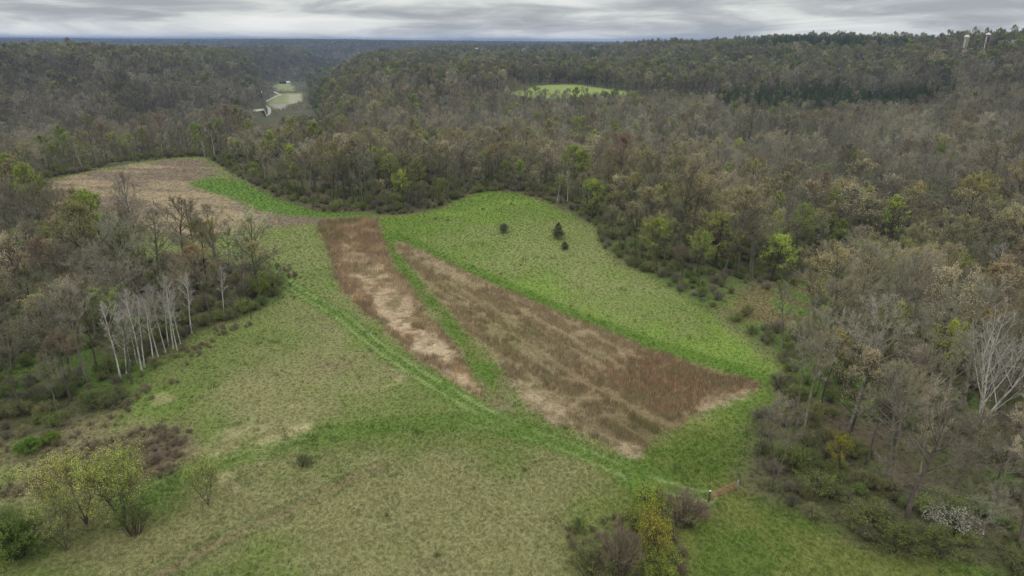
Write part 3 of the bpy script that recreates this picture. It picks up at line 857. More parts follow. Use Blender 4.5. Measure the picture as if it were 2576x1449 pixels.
sd_ = iter(range(100, 9999))
NEAR = {
    "bare": [Kind("tree", grow(f, "near", h, next(sd_), lv, .06, crooked=cr)) for f, h, lv, cr in (("tall", 20, 600, .03), ("tall", 18, 300, .04), ("round", 19, 900, .04), ("spread", 18, 400, .06), ("slim", 15, 200, .04))],
    "budding": [Kind("tree", grow(f, "near", h, next(sd_), lv, .095, crooked=.04, topbias=.65)) for f, h, lv in (("tall", 20, 4200), ("round", 19, 6500), ("spread", 18, 8000))],
    "leafing": [Kind("tree", grow(f, "near", h, next(sd_), lv, .10, crooked=.04, topbias=.85)) for f, h, lv in (("round", 16, 7000), ("tall", 18, 5600), ("spread", 15, 8000))],
}
MID = {
    "bare": [Kind("tree", grow(f, "mid", h, next(sd_), 160, .11, crooked=.04)) for f, h in (("tall", 20), ("round", 19), ("round", 18), ("spread", 18), ("slim", 15))],
    "budding": [Kind("tree", grow(f, "mid", h, next(sd_), 2400, .14, crooked=.04, topbias=.65)) for f, h in (("tall", 20), ("round", 19), ("spread", 18))],
    "leafing": [Kind("tree", grow(f, "mid", h, next(sd_), 2600, .16, crooked=.04, topbias=.85)) for f, h in (("round", 16), ("tall", 18), ("spread", 15))],
}
FAR = {
    "bare": [grow(f, "far", h, next(sd_), 100, .26) for f, h in (("round", 19), ("round", 18), ("spread", 17), ("spread", 18))],
    "budding": [grow(f, "far", h, next(sd_), 1300, .25, topbias=.65) for f, h in (("round", 19), ("spread", 17))],
    "leafing": [grow(f, "far", h, next(sd_), 1400, .28, topbias=.85) for f, h in (("round", 17), ("spread", 16))],
}
MID["rust"], NEAR["rust"] = MID["budding"], NEAR["budding"]
FAR = {
    "bare": [grow(f, "far", h, next(sd_), 60, .26) for f, h in (("tall", 20), ("round", 19), ("round", 18), ("spread", 17))],
    "budding": [grow(f, "far", h, next(sd_), 420, .26, topbias=.7) for f, h in (("round", 19), ("spread", 17))],
    "leafing": [grow(f, "far", h, next(sd_), 480, .3, topbias=.85) for f, h in (("round", 17), ("spread", 16))],
}
FAR["rust"] = FAR["budding"]
PINE = [Kind("tree", conifer(next(sd_), h, r, 46, 12, .36, .1, .15, .9, 4)) for h, r in ((18, 2.6), (16.5, 3.0))]
print("tree kinds", round(time.time() - T0, 1))

HUES = {
    "bare": dict(bark=[lin(151, 146, 126), lin(142, 138, 118), lin(160, 150, 126), lin(147, 137, 120), lin(132, 127, 108), lin(156, 151, 136)], tint=[lin(150, 148, 98), lin(136, 138, 84), lin(132, 124, 96)]),
    "budding": dict(bark=[lin(126, 120, 102), lin(118, 114, 96)], tint=[lin(182, 174, 126), lin(164, 162, 104), lin(192, 182, 148), lin(164, 154, 116)]),
    "leafing": dict(bark=[lin(108, 104, 86), lin(100, 97, 80)], tint=[lin(164, 178, 84), lin(146, 162, 76), lin(178, 190, 90), lin(158, 164, 90)]),
    "rust": dict(bark=[lin(124, 117, 104)], tint=[lin(148, 132, 108), lin(146, 126, 104), lin(154, 140, 100)]),
    "pine": dict(bark=[lin(90, 78, 64)], tint=[lin(92, 112, 66), lin(102, 112, 64), lin(84, 106, 66), lin(114, 112, 70)]),
    "shrub": dict(bark=[lin(118, 110, 96)], tint=[lin(128, 146, 68), lin(114, 132, 62), lin(138, 152, 76), lin(132, 134, 82)]),
}


def hue(kind, g, n):
    h = HUES[kind]
    b = np.array(h["bark"])[g.integers(0, len(h["bark"]), n)] * g.uniform(.7, 1.25, (n, 1))
    t = np.array(h["tint"])[g.integers(0, len(h["tint"]), n)] * g.uniform(.72, 1.22, (n, 1)) * g.uniform(.95, 1.05, (n, 3))
    return b, t


# ------------------------------------------------------------------ masses: one object, points that draw the forms above
def mass(name, label, meshes, x, y, z, scale, which, bark, tint, lean=.04):
    if len(x) == 0:
        return
    srcs = []
    for i, me in enumerate(meshes):
        o = bpy.data.objects.new("%s_form_%02d" % (name, i), me)
        srcs.append(o)
    c = bpy.data.collections.new(name + "_forms")
    for o in srcs:
        c.objects.link(o)
    SRC.children.link(c)
    n = len(x)
    rot = np.stack([rng.normal(0, lean, n), rng.normal(0, lean, n), rng.uniform(0, 6.283, n)], -1).astype(np.float32)
    one = np.ones((n, 1))
    wide = rng.uniform(.85, 1.25, n)
    me = mesh_from(name, np.stack([x, y, z], -1), [], [], False) if False else bpy.data.meshes.new(name)
    me.vertices.add(n)
    me.vertices.foreach_set("co", np.stack([x, y, z], -1).astype(np.float32).ravel())
    for k, typ, arr, f in (("rot", 'FLOAT_VECTOR', rot, "vector"), ("size", 'FLOAT_VECTOR', np.stack([scale * wide, scale * wide, scale], -1), "vector"), ("which", 'INT', which, "value"),
                           ("bark", 'FLOAT_COLOR', np.concatenate([bark, one], 1), "color"), ("tint", 'FLOAT_COLOR', np.concatenate([tint, one], 1), "color")):
        a = me.attributes.new(k, typ, 'POINT')
        a.data.foreach_set(f, np.ascontiguousarray(arr, np.int32 if typ == 'INT' else np.float32).ravel())
    o = put(name, me, kind="stuff", label=label)
    ng = bpy.data.node_groups.new(name, 'GeometryNodeTree')
    ng.interface.new_socket("Geometry", in_out='INPUT', socket_type='NodeSocketGeometry')
    ng.interface.new_socket("Geometry", in_out='OUTPUT', socket_type='NodeSocketGeometry')
    gi, go = ng.nodes.new("NodeGroupInput"), ng.nodes.new("NodeGroupOutput")
    ci = ng.nodes.new("GeometryNodeCollectionInfo")
    ci.inputs["Collection"].default_value = c
    ci.inputs["Separate Children"].default_value = True
    ci.inputs["Reset Children"].default_value = True
    iop = ng.nodes.new("GeometryNodeInstanceOnPoints")
    iop.inputs["Pick Instance"].default_value = True

    def named(nm, typ):
        q = ng.nodes.new("GeometryNodeInputNamedAttribute")
        q.data_type = typ
        q.inputs["Name"].default_value = nm
        return next(s for s in q.outputs if s.enabled and s.name == "Attribute")
    e2r = ng.nodes.new("FunctionNodeEulerToRotation")
    ng.links.new(named("rot", 'FLOAT_VECTOR'), e2r.inputs[0])
    ng.links.new(gi.outputs[0], iop.inputs["Points"])
    ng.links.new(ci.outputs[0], iop.inputs["Instance"])
    ng.links.new(named("which", 'INT'), iop.inputs["Instance Index"])
    ng.links.new(e2r.outputs[0], iop.inputs["Rotation"])
    ng.links.new(named("size", 'FLOAT_VECTOR'), iop.inputs["Scale"])
    ng.links.new(iop.outputs[0], go.inputs[0])
    o.modifiers.new("growth", 'NODES').node_group = ng
    return o


NAMES = {}


def single(name, kindobj, x, y, size, rotz, bark, tint, label, cat, group=None, lean=(0, 0), crown_name="crown", z=None):
    """one tree or bush: an Empty at its foot, trunk and crown under it"""
    r = bpy.data.objects.new(name, None)
    COL.objects.link(r)
    r.empty_display_size = 0.5
    r.location = (x, y, (float(terrain(x, y)) if z is None else z) - .08)
    r.rotation_euler = (lean[0], lean[1], rotz)
    r.scale = (size,) * 3 if np.isscalar(size) else size
    r["label"], r["category"] = label, cat
    if group:
        r["group"] = group
    for nm, me in ((("stems" if crown_name == "foliage" else "trunk"), kindobj.trunk), (crown_name, kindobj.crown)):
        c = bpy.data.objects.new(nm, me)
        COL.objects.link(c)
        c.parent = r
        c["bark"] = [min(.9, float(v) * ((.65 if nm == "crown" else 1.5) if name in ("aspen_tree", "birch_tree", "white_limbed_tree") else 1)) for v in bark]
        c["tint"] = [float(v) for v in tint]
    return r


# ------------------------------------------------------------------ single plants the photograph picks out
SPECIAL = []          # (x, y, keep-out radius)


def special(u, v, r=2.5):
    p = ground_at(u, v)
    SPECIAL.append((p[0], p[1], r))
    return p


def h_for(p, dv):
    """real height that shows as dv of the photograph's pixels at p"""
    return dv * S_ / FPX * math.hypot(p[0], p[1], CAM_H) / math.cos(math.atan2(CAM_H, math.hypot(*p))) * 0.97


WHITE_BARK = lin(206, 200, 190)
ASPEN = [Kind("aspen", grow("slim", "thin", 15, s, 0, crooked=.025, lean=ln, wmul=.8)) for s, ln in ((31, .03), (32, .06), (33, .02))]
ASPENS = [
    (303, 952, 790, "white aspen leaning left at the front left end of the aspen row"),
    (330, 925, 800, "thin white aspen second in the row, beside the leaning one"),
    (357, 932, 762, "white aspen forked close to its neighbour in the middle of the row"),
    (364, 924, 775, "slender white aspen pressed against the right of the forked one"),
    (386, 905, 772, "thin grey white aspen set back in the middle of the row"),
    (417, 888, 742, "tall white aspen with a bushy bare crown right of the row's middle"),
    (424, 870, 755, "slim white aspen half hidden behind the tall bushy one"),
    (436, 878, 716, "tallest white aspen of the row with a straight bright trunk"),
    (446, 882, 770, "short white aspen leaning right at the foot of the tallest one"),
    (482, 838, 712, "white aspen with a fan shaped crown at the row's right end"),
    (318, 940, 812, "short grey aspen close behind the leaning one"),
    (345, 915, 782, "thin aspen just left of the forked one"),
    (398, 898, 765, "narrow white aspen touching the tall bushy one's left side"),
    (455, 868, 748, "thin white aspen between the tallest and the right end one"),
    (563, 785, 682, "lone white aspen among green bushes right of the aspen row"),
    (540, 392, 318, "white birch leaning left at the far corner of the brown field"),
    (524, 386, 310, "upright white birch at the far corner of the brown field"),
    (517, 400, 360, "short white birch in front of the leaning pair by the brown field"),
    (210, 432, 385, "pale slim birch at the wood edge left of the brown field"),
    (1402, 508, 440, "pale birch at the wood edge above the green meadow's head"),
    (1428, 512, 432, "taller pale birch at the wood edge above the green meadow's head"),
]
for i, (u, v, top, lab) in enumerate(ASPENS):
    p = special(u, v, 1.6)
    k = ASPEN[i % 3]
    single("birch_tree" if i > 14 else "aspen_tree", k, p[0], p[1], 1.1 * h_for(p, v - top) / k.top, rng.uniform(0, 6.28), WHITE_BARK * rng.uniform(.62, 1.05), lin(150, 140, 100), lab,
           "birch" if i > 14 else "aspen", "birches at the far wood edges" if i > 14 else "white aspens at the left wood edge", (rng.normal(0, .05), rng.normal(0, .05)))

# the great white-limbed tree of the right wood: two stems and one leaning limb
SYC = Kind("white_tree", grow("fork", "thin", 17, 52, 150, .08, stems=3, lean=.0, crooked=.03, wmul=.7))
p = special(2462, 1075, 7)
WHITE_D = float(np.hypot(*p))
single("white_limbed_tree", SYC, p[0], p[1], h_for(p, 262) / SYC.top, 1.2, lin(196, 190, 180), lin(190, 184, 150), "big white limbed tree with forked pale trunks in the right woods", "tree")

WILLOW = [Kind("willow", grow("vase", "near", 8, s, lv, .048, stems=st, crooked=.05)) for s, st, lv in ((61, 3, 12000), (62, 4, 14000), (63, 3, 8000))]
WILLOWS = [
    (218, 1318, 1160, 0, 1.25, lin(210, 214, 112), "yellow green tree with a dark forked trunk left of the pair by the brambles"),
    (310, 1318, 1150, 1, 1.2, lin(200, 218, 98), "broad yellow green tree with many stems, right of the pair by the brambles"),
    (524, 1270, 1160, 2, .95, lin(198, 218, 96), "small lone yellow green tree in front of the curving grass track"),
    (167, 1385, 1255, 2, .95, lin(186, 206, 96), "thin wispy green tree nearest the lower left corner"),
    (1945, 1235, 1010, None, 1, None, "two stemmed bare grey tree standing behind the red gate's right post"),
    (1905, 1190, 1060, None, 1, None, "thin bare tree left of the two stemmed tree behind the gate"),
]
BARE2 = Kind("twin", grow("tall", "near", 14, 71, 250, .07, stems=2, crooked=.03))
for u, v, top, k, w, tint, lab in WILLOWS:
    p = special(u, v, 3)
    if k is None:
        single("bare_tree", BARE2 if u > 1920 else NEAR["bare"][4], p[0], p[1], h_for(p, v - top) / (BARE2.top if u > 1920 else NEAR["bare"][4].top), 2.2, lin(126, 116, 104), lin(130, 122, 90), lab, "bare tree")
        continue
    s = h_for(p, v - top) / WILLOW[k].top
    single("willow_tree", WILLOW[k], p[0], p[1], (s * w, s * w, s), rng.uniform(0, 6.28), lin(112, 104, 86), tint, lab, "willow", "yellow green trees at the lower left")

# bare young trees along the left wood's edge
for u, v, top, ki, lab in (
        (578, 682, 556, 4, "thin dark bare sapling at the left wood's corner by the track"),
        (613, 682, 588, 2, "small round bare tree at the left wood's corner by the track"),
        (701, 750, 662, 2, "small bare tree standing alone at the tip of the left woods"),
        (632, 803, 722, 4, "little bare tree with a dark stem in front of the left woods' bushes"),
        (612, 790, 705, 4, "slim bare tree beside the little dark stemmed one at the left woods"),
        (578, 452, 412, 4, "single small bare tree in the grass right of the brown field"),
        (468, 668, 505, 3, "massive dark gnarled oak at the top of the left woods"),
        (300, 760, 610, 3, "broken grey oak with pale stubs in the middle of the left woods")):
    p = special(u, v, 2.2)
    k = NEAR["bare"][ki]
    dark = "dark" in lab
    single("oak_tree" if "oak" in lab else "young_tree", k, p[0], p[1], h_for(p, v - top) / k.top, rng.uniform(0, 6.28), lin(78, 70, 62) if dark else lin(120, 112, 100), lin(120, 120, 76), lab,
           "oak" if "oak" in lab else "bare tree")

# right wood trees that stand out
for u, v, top, kk, ki, tint, nm, lab, cat in (
        (2340, 1030, 828, "leafing", 1, lin(178, 190, 62), "lime_tree", "bright lime green crowned tree left of the white limbed tree", "green tree"),
        (2060, 1045, 835, "budding", 0, lin(188, 172, 116), "budding_tree", "tall tan crowned tree at the right meadow edge behind the gate", "budding tree"),
        (2130, 1130, 900, "budding", 1, lin(186, 172, 138), "budding_tree", "wide pale cream budding tree right of the tall tan one", "budding tree"),
        (2250, 1120, 890, "bare", 2, lin(170, 150, 110), "bare_tree", "wide grey brown tree with faint buds between cream tree and lime tree", "bare tree"),
        (2440, 960, 790, "rust", 1, lin(164, 140, 62), "ochre_tree", "round ochre crowned tree behind the white limbed tree", "budding tree"),
        (2545, 980, 790, "rust", 2, lin(158, 138, 64), "ochre_tree", "ochre crowned tree at the right border behind the white limbs", "budding tree"),
        (2110, 1190, 1100, "leafing", 2, lin(160, 158, 56), "young_tree", "low yellow leaved tree under the bare crowns right of the gate", "green tree"),
        (2180, 1170, 960, "bare", 0, lin(150, 140, 100), "bare_tree", "leaning dark trunked tree right of the low yellow leaved tree", "bare tree"),
        (2280, 1315, 1040, "bare", 3, lin(150, 140, 100), "oak_tree", "spreading bare oak with drooping limbs at the lower right wood edge", "oak"),
        (2400, 1240, 1060, "bare", 2, lin(150, 140, 100), "bare_tree", "bare tree with twin trunks behind the white blossom bush", "bare tree"),
        (2495, 1260, 1050, "bare", 0, lin(150, 140, 100), "bare_tree", "tall grey trunk near the right border above the white blossom", "bare tree"),
        (2555, 1400, 1130, "bare", 1, lin(150, 140, 100), "bare_tree", "dark tree cut by the right border near the lower corner", "bare tree"),
        (2110, 590, 455, "budding", 2, lin(190, 176, 116), "budding_tree", "pale gold round tree behind the grassy clearing of the right woods", "budding tree"),
        (1825, 620, 490, "leafing", 0, lin(142, 152, 78), "green_tree", "soft green tree at the wood edge beyond the three cedars", "green tree"),
        (2275, 600, 465, "budding", 1, lin(182, 168, 118), "budding_tree", "broad tan tree right of the pale gold tree behind the clearing", "budding tree"),
        (2430, 590, 450, "budding", 2, lin(176, 168, 96), "budding_tree", "large yellow tan tree near the right border behind the clearing", "budding tree"),
        (2535, 560, 420, "budding", 1, lin(190, 174, 122), "budding_tree", "cream crowned tree at the right border above the clearing", "budding tree"),
        (2490, 740, 625, "bare", 0, lin(170, 160, 120), "birch_tree", "pale thin birch beyond the bright trees at the right border", "birch"),
        (235, 840, 700, "budding", 2, lin(186, 160, 104), "budding_tree", "tan gold domed tree behind the white aspens in the left woods", "budding tree"),
        (242, 660, 545, "leafing", 0, lin(160, 152, 78), "budding_tree", "yellow topped round tree high in the left woods", "budding tree"),
        (75, 770, 650, "budding", 1, lin(206, 190, 160), "budding_tree", "pale cream flowering tree near the left border of the left woods", "budding tree")):
    p = special(u, v, 3.2)
    k = NEAR[kk][ki]
    bk = lin(200, 194, 182) if cat == "birch" else (lin(96, 86, 76) if kk != "bare" else lin(124, 114, 104))
    single(nm, k, p[0], p[1], h_for(p, v - top) / k.top, rng.uniform(0, 6.28), bk, tint, lab, cat)

# three dark cedars in the green meadow
CED = [Kind("cedar", conifer(81, 4.3, 3.1, 80, 70, 0.19, .24, .3, 2.2)), Kind("cedar", conifer(82, 5.6, 2.1, 90, 70, 0.19, .16, .3, 1.1)), Kind("cedar", conifer(83, 2.8, 1.35, 50, 70, 0.152, .18, .3, 1.5))]
for (u, v, top, w), k, lab in zip(((1267, 586, 558, 38), (1404, 601, 556, 30), (1420, 628, 605, 17)), CED,
                                  ("wide flat topped dark cedar alone in the green meadow", "tallest pointed dark cedar in the green meadow", "small dark cedar below the tallest one in the green meadow")):
    p = special(u, v)
    s = h_for(p, v - top) / k.top
    single("cedar_tree", k, p[0], p[1], s, .7, lin(76, 66, 56), lin(112, 116, 82), lab, "cedar", "three cedars in the green meadow")

# bushes
BUSH = [Kind("bush", shrub(91, 2.4, 1.5, 44, 10, 4200, .05)), Kind("bush", shrub(92, 2.0, 1.5, 40, 10, 2200, .05)), Kind("bush", shrub(93, 2.2, 1.5, 50, 11, 0, .1)), Kind("bush", shrub(94, 2.6, 1.2, 36, 10, 3600, .045)),
        Kind("bush", shrub(95, 1.8, 1.6, 40, 9, 9000, .06))]
BUSHES = [
    (48, 1395, 1305, 100, 4, lin(106, 124, 60), "dense round bright green bush in the lower left corner"),
    (20, 1318, 1280, 60, 1, lin(100, 128, 54), "small green bush behind the round one at the left border"),
    (340, 1345, 1255, 70, 1, lin(104, 128, 58), "grey green bush under the broad yellow green tree"),
    (765, 1172, 1135, 42, 1, lin(110, 130, 72), "isolated grey green bush on the slope below the curving track"),
    (75, 1140, 1105, 50, 4, lin(106, 136, 54), "fresh green bush left of two at the bramble patch"),
    (130, 1115, 1085, 36, 4, lin(118, 140, 58), "fresh green bush right of two at the bramble patch"),
    (1640, 1425, 1275, 75, 3, lin(172, 166, 62), "tall yellow flowering bush in the thicket at the bottom"),
    (1655, 1450, 1370, 100, 0, lin(140, 154, 62), "green yellow bush at the foot of the tall yellow one"),
    (1555, 1440, 1330, 120, 2, lin(120, 100, 80), "reddish bare bush with fanned stems left of the yellow bush"),
    (1490, 1455, 1385, 120, 1, lin(110, 122, 62), "grey green bush at the thicket's lower left"),
    (1715, 1318, 1235, 120, 2, lin(120, 100, 80), "large grey brown bare bush beside the gate's left post"),
    (1760, 1300, 1265, 60, 2, lin(110, 100, 84), "low grey bare bush at the foot of the gate's left post"),
    (1745, 1322, 1290, 40, 4, lin(136, 164, 44), "small bright green bush right of the thicket below the gate"),
    (1640, 1290, 1220, 90, 3, lin(146, 164, 60), "pale lime bush at the thicket's top below the track"),
    (1600, 1330, 1270, 80, 0, lin(136, 150, 62), "olive green bush left of the large bare one"),
    (1455, 1335, 1300, 45, 1, lin(112, 138, 52), "small green and brown bush left of the thicket"),
    (2385, 1335, 1280, 100, 1, lin(178, 176, 160), "white blossoming bush at the lower right wood edge"),
    (2470, 1300, 1258, 70, 0, lin(150, 166, 120), "pale green blossoming bush right of the white one"),
    (2180, 1335, 1265, 110, 1, lin(116, 128, 62), "green bush with hanging stems below the spreading oak"),
    (2255, 1385, 1318, 110, 1, lin(104, 122, 54), "dark green bush at the lower right wood edge in front of the white blossom"),
    (2350, 1392, 1325, 100, 1, lin(110, 126, 58), "green bush right of the dark one at the lower right wood edge"),
    (2060, 1240, 1190, 110, 1, lin(112, 130, 60), "low green bush behind the gate's right post"),
    (2000, 1180, 1120, 90, 1, lin(116, 134, 62), "green bush at the meadow corner left of the bare twin tree"),
    (1745, 742, 728, 24, 1, lin(176, 172, 164), "small white blossoming bush at the right meadow edge"),
    (1770, 755, 745, 16, 1, lin(170, 168, 158), "tiny white blossoming bush beside the first at the right meadow edge"),
    (1950, 835, 800, 60, 2, lin(100, 84, 78), "dark bare bush at the corner of the grassy clearing"),
    (650, 745, 690, 60, 0, lin(138, 158, 58), "lime green bush at the right end of the left woods"),
    (665, 715, 680, 46, 4, lin(136, 160, 56), "second lime green bush above the first at the left woods' end"),
]
for u, v, top, w, ki, tint, lab in BUSHES:
    p = special(u, v, 1.5)
    k = BUSH[ki]
    s, sw = h_for(p, v - top) / k.top, (w * S_ / FPX * math.hypot(p[0], p[1], CAM_H)) / (2 * k.rad)
    single("blossom_bush" if "blossom" in lab else "bush", k, p[0], p[1], (sw, sw, s), rng.uniform(0, 6.28), lin(124, 110, 94) if ki == 2 else lin(108, 96, 82), tint, lab, "bush", crown_name="foliage")
# weeds dotted over the meadow
WEED = [Kind("weed", shrub(96, .7, .55, 16, 5, 160, .07, .02)), Kind("weed", shrub(97, .6, .6, 16, 5, 0, .07, .022))]
for u, v, ki, lab in (
        (1435, 772, 1, "grey brown weed clump by the stubble strip's upper edge"), (1530, 798, 1, "reddish weed clump in the pale part of the green meadow"),
        (1095, 552, 0, "weed clump near the meadow's far edge, right of the stubble tip"), (1128, 556, 0, "green weed clump right of another at the meadow's far edge"),
        (1145, 620, 1, "dark weed clump in the meadow left of the flat topped cedar"), (1170, 650, 1, "grey weed clump below the flat topped cedar to the left"),
        (1190, 672, 1, "weed clump midway between cedar and stubble strip"), (1260, 690, 1, "broad low weed clump in the meadow under the cedars"),
        (1310, 668, 1, "small dark weed clump below the cedars"), (1215, 528, 0, "small round weed clump near the meadow's head"),
        (1285, 515, 0, "green weed clump at the meadow's head"), (785, 527, 0, "dark weed clump in the bright grass right of the brown field"),
        (945, 842, 1, "dark weed clump on the olive slope beside the track"), (1345, 1165, 1, "dark weed clump in the foreground below the track junction"),
        (1320, 1185, 0, "green weed clump left of the dark one below the junction"), (1190, 1230, 1, "reddish weed clump in the middle of the foreground slope"),
        (975, 1300, 0, "dark green weed clump in the foreground grass"), (1100, 1400, 0, "flat green weed clump near the bottom border"),
        (905, 950, 1, "brown weed clump in the tan grass left of the track"), (1990, 870, 1, "grey weed clump at the right meadow corner by the woods")):
    p = special(u, v, .5)
    k = WEED[ki]
    single("weed_clump", k, p[0], p[1], .62 + .0025 * math.hypot(*p), rng.uniform(0, 6.28), lin(124, 108, 84), lin(98, 116, 58), lab, "weed clump", "weed clumps in the meadow", crown_name="foliage")
print("specials", round(time.time() - T0, 1))

# ------------------------------------------------------------------ the woods
CLEARINGS = [CLEAR_R,  VALLEY_FIELDS[0], VALLEY_FIELDS[1], VALLEY_PLOW, DOME, FIELD_FAR, LAWN_FAR, LAWN_FAR2, FARM]


def scatter(d0, d1, cell, azlim=None, jit=.46):
    azlim = (46.0 if d1 <= 260 else 40.5) if azlim is None else azlim
    xs = np.arange(-d1 * math.sin(R(azlim)), d1 * math.sin(R(azlim)), cell)
    ys = np.arange(max(0, d0 * math.cos(R(azlim))), d1, cell)
    X, Y = np.meshgrid(xs, ys)
    X = X + rng.uniform(-jit, jit, X.shape) * cell
    Y = Y + rng.uniform(-jit, jit, Y.shape) * cell
    d = np.hypot(X, Y)
    ok = (d >= d0) & (d < d1) & (np.abs(np.degrees(np.arctan2(X, Y))) < azlim)
    return X[ok], Y[ok]


tx, ty = [], []
for d0, d1, cell in ((55, 240, 6.8), (240, 450, 7.8), (450, 1000, 10.2), (1000, 1700, 11.5), (1700, 3000, 15), (3000, 5200, 24), (5200, 11000, 44)):
    x, y = scatter(d0, d1, cell)
    if d0 < 900:
        keep = sdf_poly(x, y, MEADOW) > 2.0
        x, y = x[keep], y[keep]
    keep = np.ones(len(x), bool)
    for P in CLEARINGS:
        keep &= sdf_poly(x, y, P) > 1.5
    for P in ROAD:
        keep &= sdf_line(x, y, P) > 6
    for sx, sy, sr in SPECIAL:
        keep &= np.hypot(x - sx, y - sy) > sr
    x, y = x[keep], y[keep]
    tx.append(x)
    ty.append(y)
x, y = scatter(700, 1560, 4.6)
keep = ((sdf_poly(x, y, PINE_A) + (fbm(x, y, 40, 3, 87) - .5) * 50 < 2) | (sdf_poly(x, y, PINE_B) < 0)) & (rng.uniform(0, 1, len(x)) < .8)
tx.append(x[keep])
ty.append(y[keep])
tx, ty = np.concatenate(tx), np.concatenate(ty)
_a = np.degrees(np.arctan2(tx, ty))
_d = np.hypot(tx, ty)
ok_ = np.ones(len(tx), bool)
low_ = np.ones(len(tx))
for u_, d_b, w_, ln_ in ((2431, 1130, .42, 110), (2483, 1130, .42, 110), (2540, 1110, .7, 40), (2400, 1150, .9, 45), (2452, 1160, .4, 60), (1195, 2570, .4, 260), (1217, 2575, .3, 260), (1316, 2540, .2, 200), (1489, 2500, .25, 250),
                         (1528, 2420, .6, 260), (1592, 2440, .25, 300), (1612, 2440, .3, 300), (270, 1480, .5, 160), (700, 1900, .4, 60), (711, 1910, .4, 60)):
    r_ = ray(u_, 100)
    near_ = np.abs(_a - math.degrees(math.atan2(r_[0], r_[1]))) < w_
    ok_ &= ~(near_ & (np.abs(_d - d_b) < 14))
    low_ = np.where(near_ & (_d > d_b - ln_) & (_d < d_b), .25, low_)
tx, ty, low_ = tx[ok_], ty[ok_], low_[ok_]
tz = terrain(tx, ty)
td = np.hypot(tx, ty)
keep = ~hidden(tx, ty, tz + 26)
tx, ty, tz, td, low_ = tx[keep], ty[keep], tz[keep], td[keep], low_[keep]
taz = np.degrees(np.arctan2(tx, ty))
nT = len(tx)
tu, tv, _ = project(tx, ty, tz)
# species follow the ground: green on the flats and far plateaus, grey on the slopes
na_, nb_ = fbm(tx, ty, 60, 3, 81), fbm(tx, ty, 260, 3, 82)
green = .11 + .20 * sstep(.45, .62, na_) + .16 * sstep(700, 1100, td) + .06 * (td < 180)
tan_ = .18 + .24 * sstep(.48, .6, nb_) + .18 * sstep(700, 1100, td)
rust_ = .05 + .08 * sstep(.52, .62, fbm(tx, ty, 90, 3, 83))
grey_zone = np.maximum(sstep(12, 18, taz) * sstep(260, 340, td) * (1 - sstep(700, 900, td)), sstep(-17, -22, taz) * sstep(450, 600, td) * (1 - sstep(950, 1150, td)))
grey_zone = np.maximum(grey_zone, sstep(300, 380, td) * (1 - sstep(560, 680, td)) * .6)
_k = 45.0 / td
slope = (terrain(tx * (1 + _k), ty * (1 + _k)) - terrain(tx * (1 - _k), ty * (1 - _k))) / 90
steep = sstep(.035, .10, slope) * sstep(380, 560, td) * np.where((taz > 11) & (td > 930), .15, .85)
flat = np.maximum((1 - sstep(.0, .05, slope)) * sstep(560, 760, td), .8 * ((taz > 11) & (td > 930)))
grey_zone = np.maximum(grey_zone * (1 - flat), steep)
green, tan_ = green + .26 * flat, tan_ + .12 * flat
green, tan_, rust_ = green * (1 - .75 * grey_zone), tan_ * (1 - .7 * grey_zone), rust_ * (1 - .5 * grey_zone)
rr = rng.uniform(0, 1, nT)
KN = np.array(["bare", "budding", "leafing", "rust", "pine"])
tk = np.where(rr < green, 2, np.where(rr < green + tan_, 1, np.where(rr < green + tan_ + rust_, 3, 0)))
r2_ = rng.uniform(0, 1, nT)
tk = np.where((td < 150) & (tu > 1800) & (r2_ < .62), 0, tk)
tk = np.where((td < 290) & (tu < 720) & (r2_ < .42), 0, tk)
pine = (sdf_poly(tx, ty, PINE_A) + (fbm(tx, ty, 40, 3, 87) - .5) * 50 < 2) | (sdf_poly(tx, ty, PINE_B) < 0)
pine &= rng.uniform(0, 1, nT) < np.where(td < 1000, .9, 1)
tk[pine] = 4
ts = rng.triangular(.42, .92, 1.45, nT) * (1 + .18 * sstep(350, 800, td)) * low_
ts = np.where(td > 3000, np.minimum(ts, .95), ts)
# lower growth right at the wood's edge, and the odd gap by the near right corner
edge = sdf_poly(tx, ty, MEADOW)
ts = ts * np.where((edge < 10) & (td < 400), rng.uniform(.5, .95, nT), 1)
lip = (taz > -20.4) & (taz < -15.6) & (td > 290) & (td < 1150)
cap = np.where(taz < -18.3, np.where(td < 1065, 55 - .1075 * td, 99), np.where(td < 1150, 55 - .095 * td, 99))
floor_ = (taz > -19.7) & (taz < -16.0) & (td > 1000) & (td < 1985)
cap = np.where(floor_, np.minimum(cap, tz + np.where(rng.uniform(0, 1, nT) < .6, rng.uniform(4.4, 6.5, nT), 1.0)), cap)
ts = np.where(lip | floor_, np.minimum(ts, np.maximum(cap - tz, 0) / 21), ts)
ts = np.where((sdf_poly(tx, ty, DOME) < 75) & (ty < 790), ts * .42, ts)
ts = np.where((sdf_poly(tx, ty, PINE_A) < 130) & ~pine & (td < 800), np.minimum(ts, .62), ts)
ts = np.where(pine, rng.uniform(.5, .95, nT) * np.where(td > 1200, 1.45, 1.0), ts)
ts = np.where((sdf_poly(tx, ty, PINE_B) < 110) & ~pine & (td < 1500), np.minimum(ts, .7), ts)
ts_ok = (ts > .2) & ~((fbm(tx, ty, 30, 3, 86) < .36) & (rng.uniform(0, 1, nT) < .6) & ~pine & ~((td < 260) & (tu < 720)))
tx, ty, tz, td, taz, tu, tv, tk, ts, edge, pine, steep = (q[ts_ok] for q in (tx, ty, tz, td, taz, tu, tv, tk, ts, edge, pine, steep))
nT = len(tx)
stand = np.where((td < 150) & (tu > 1800), 1.15, 1.0) * (1 + .10 * sstep(500, 900, td)) * (1 - .10 * steep) * (.76 + .34 * sstep(.35, .65, fbm(tx, ty, 48, 3, 84)))
front = (tu > 2370) & (tu < 2590) & (td > WHITE_D - 45) & (td < WHITE_D + 4)
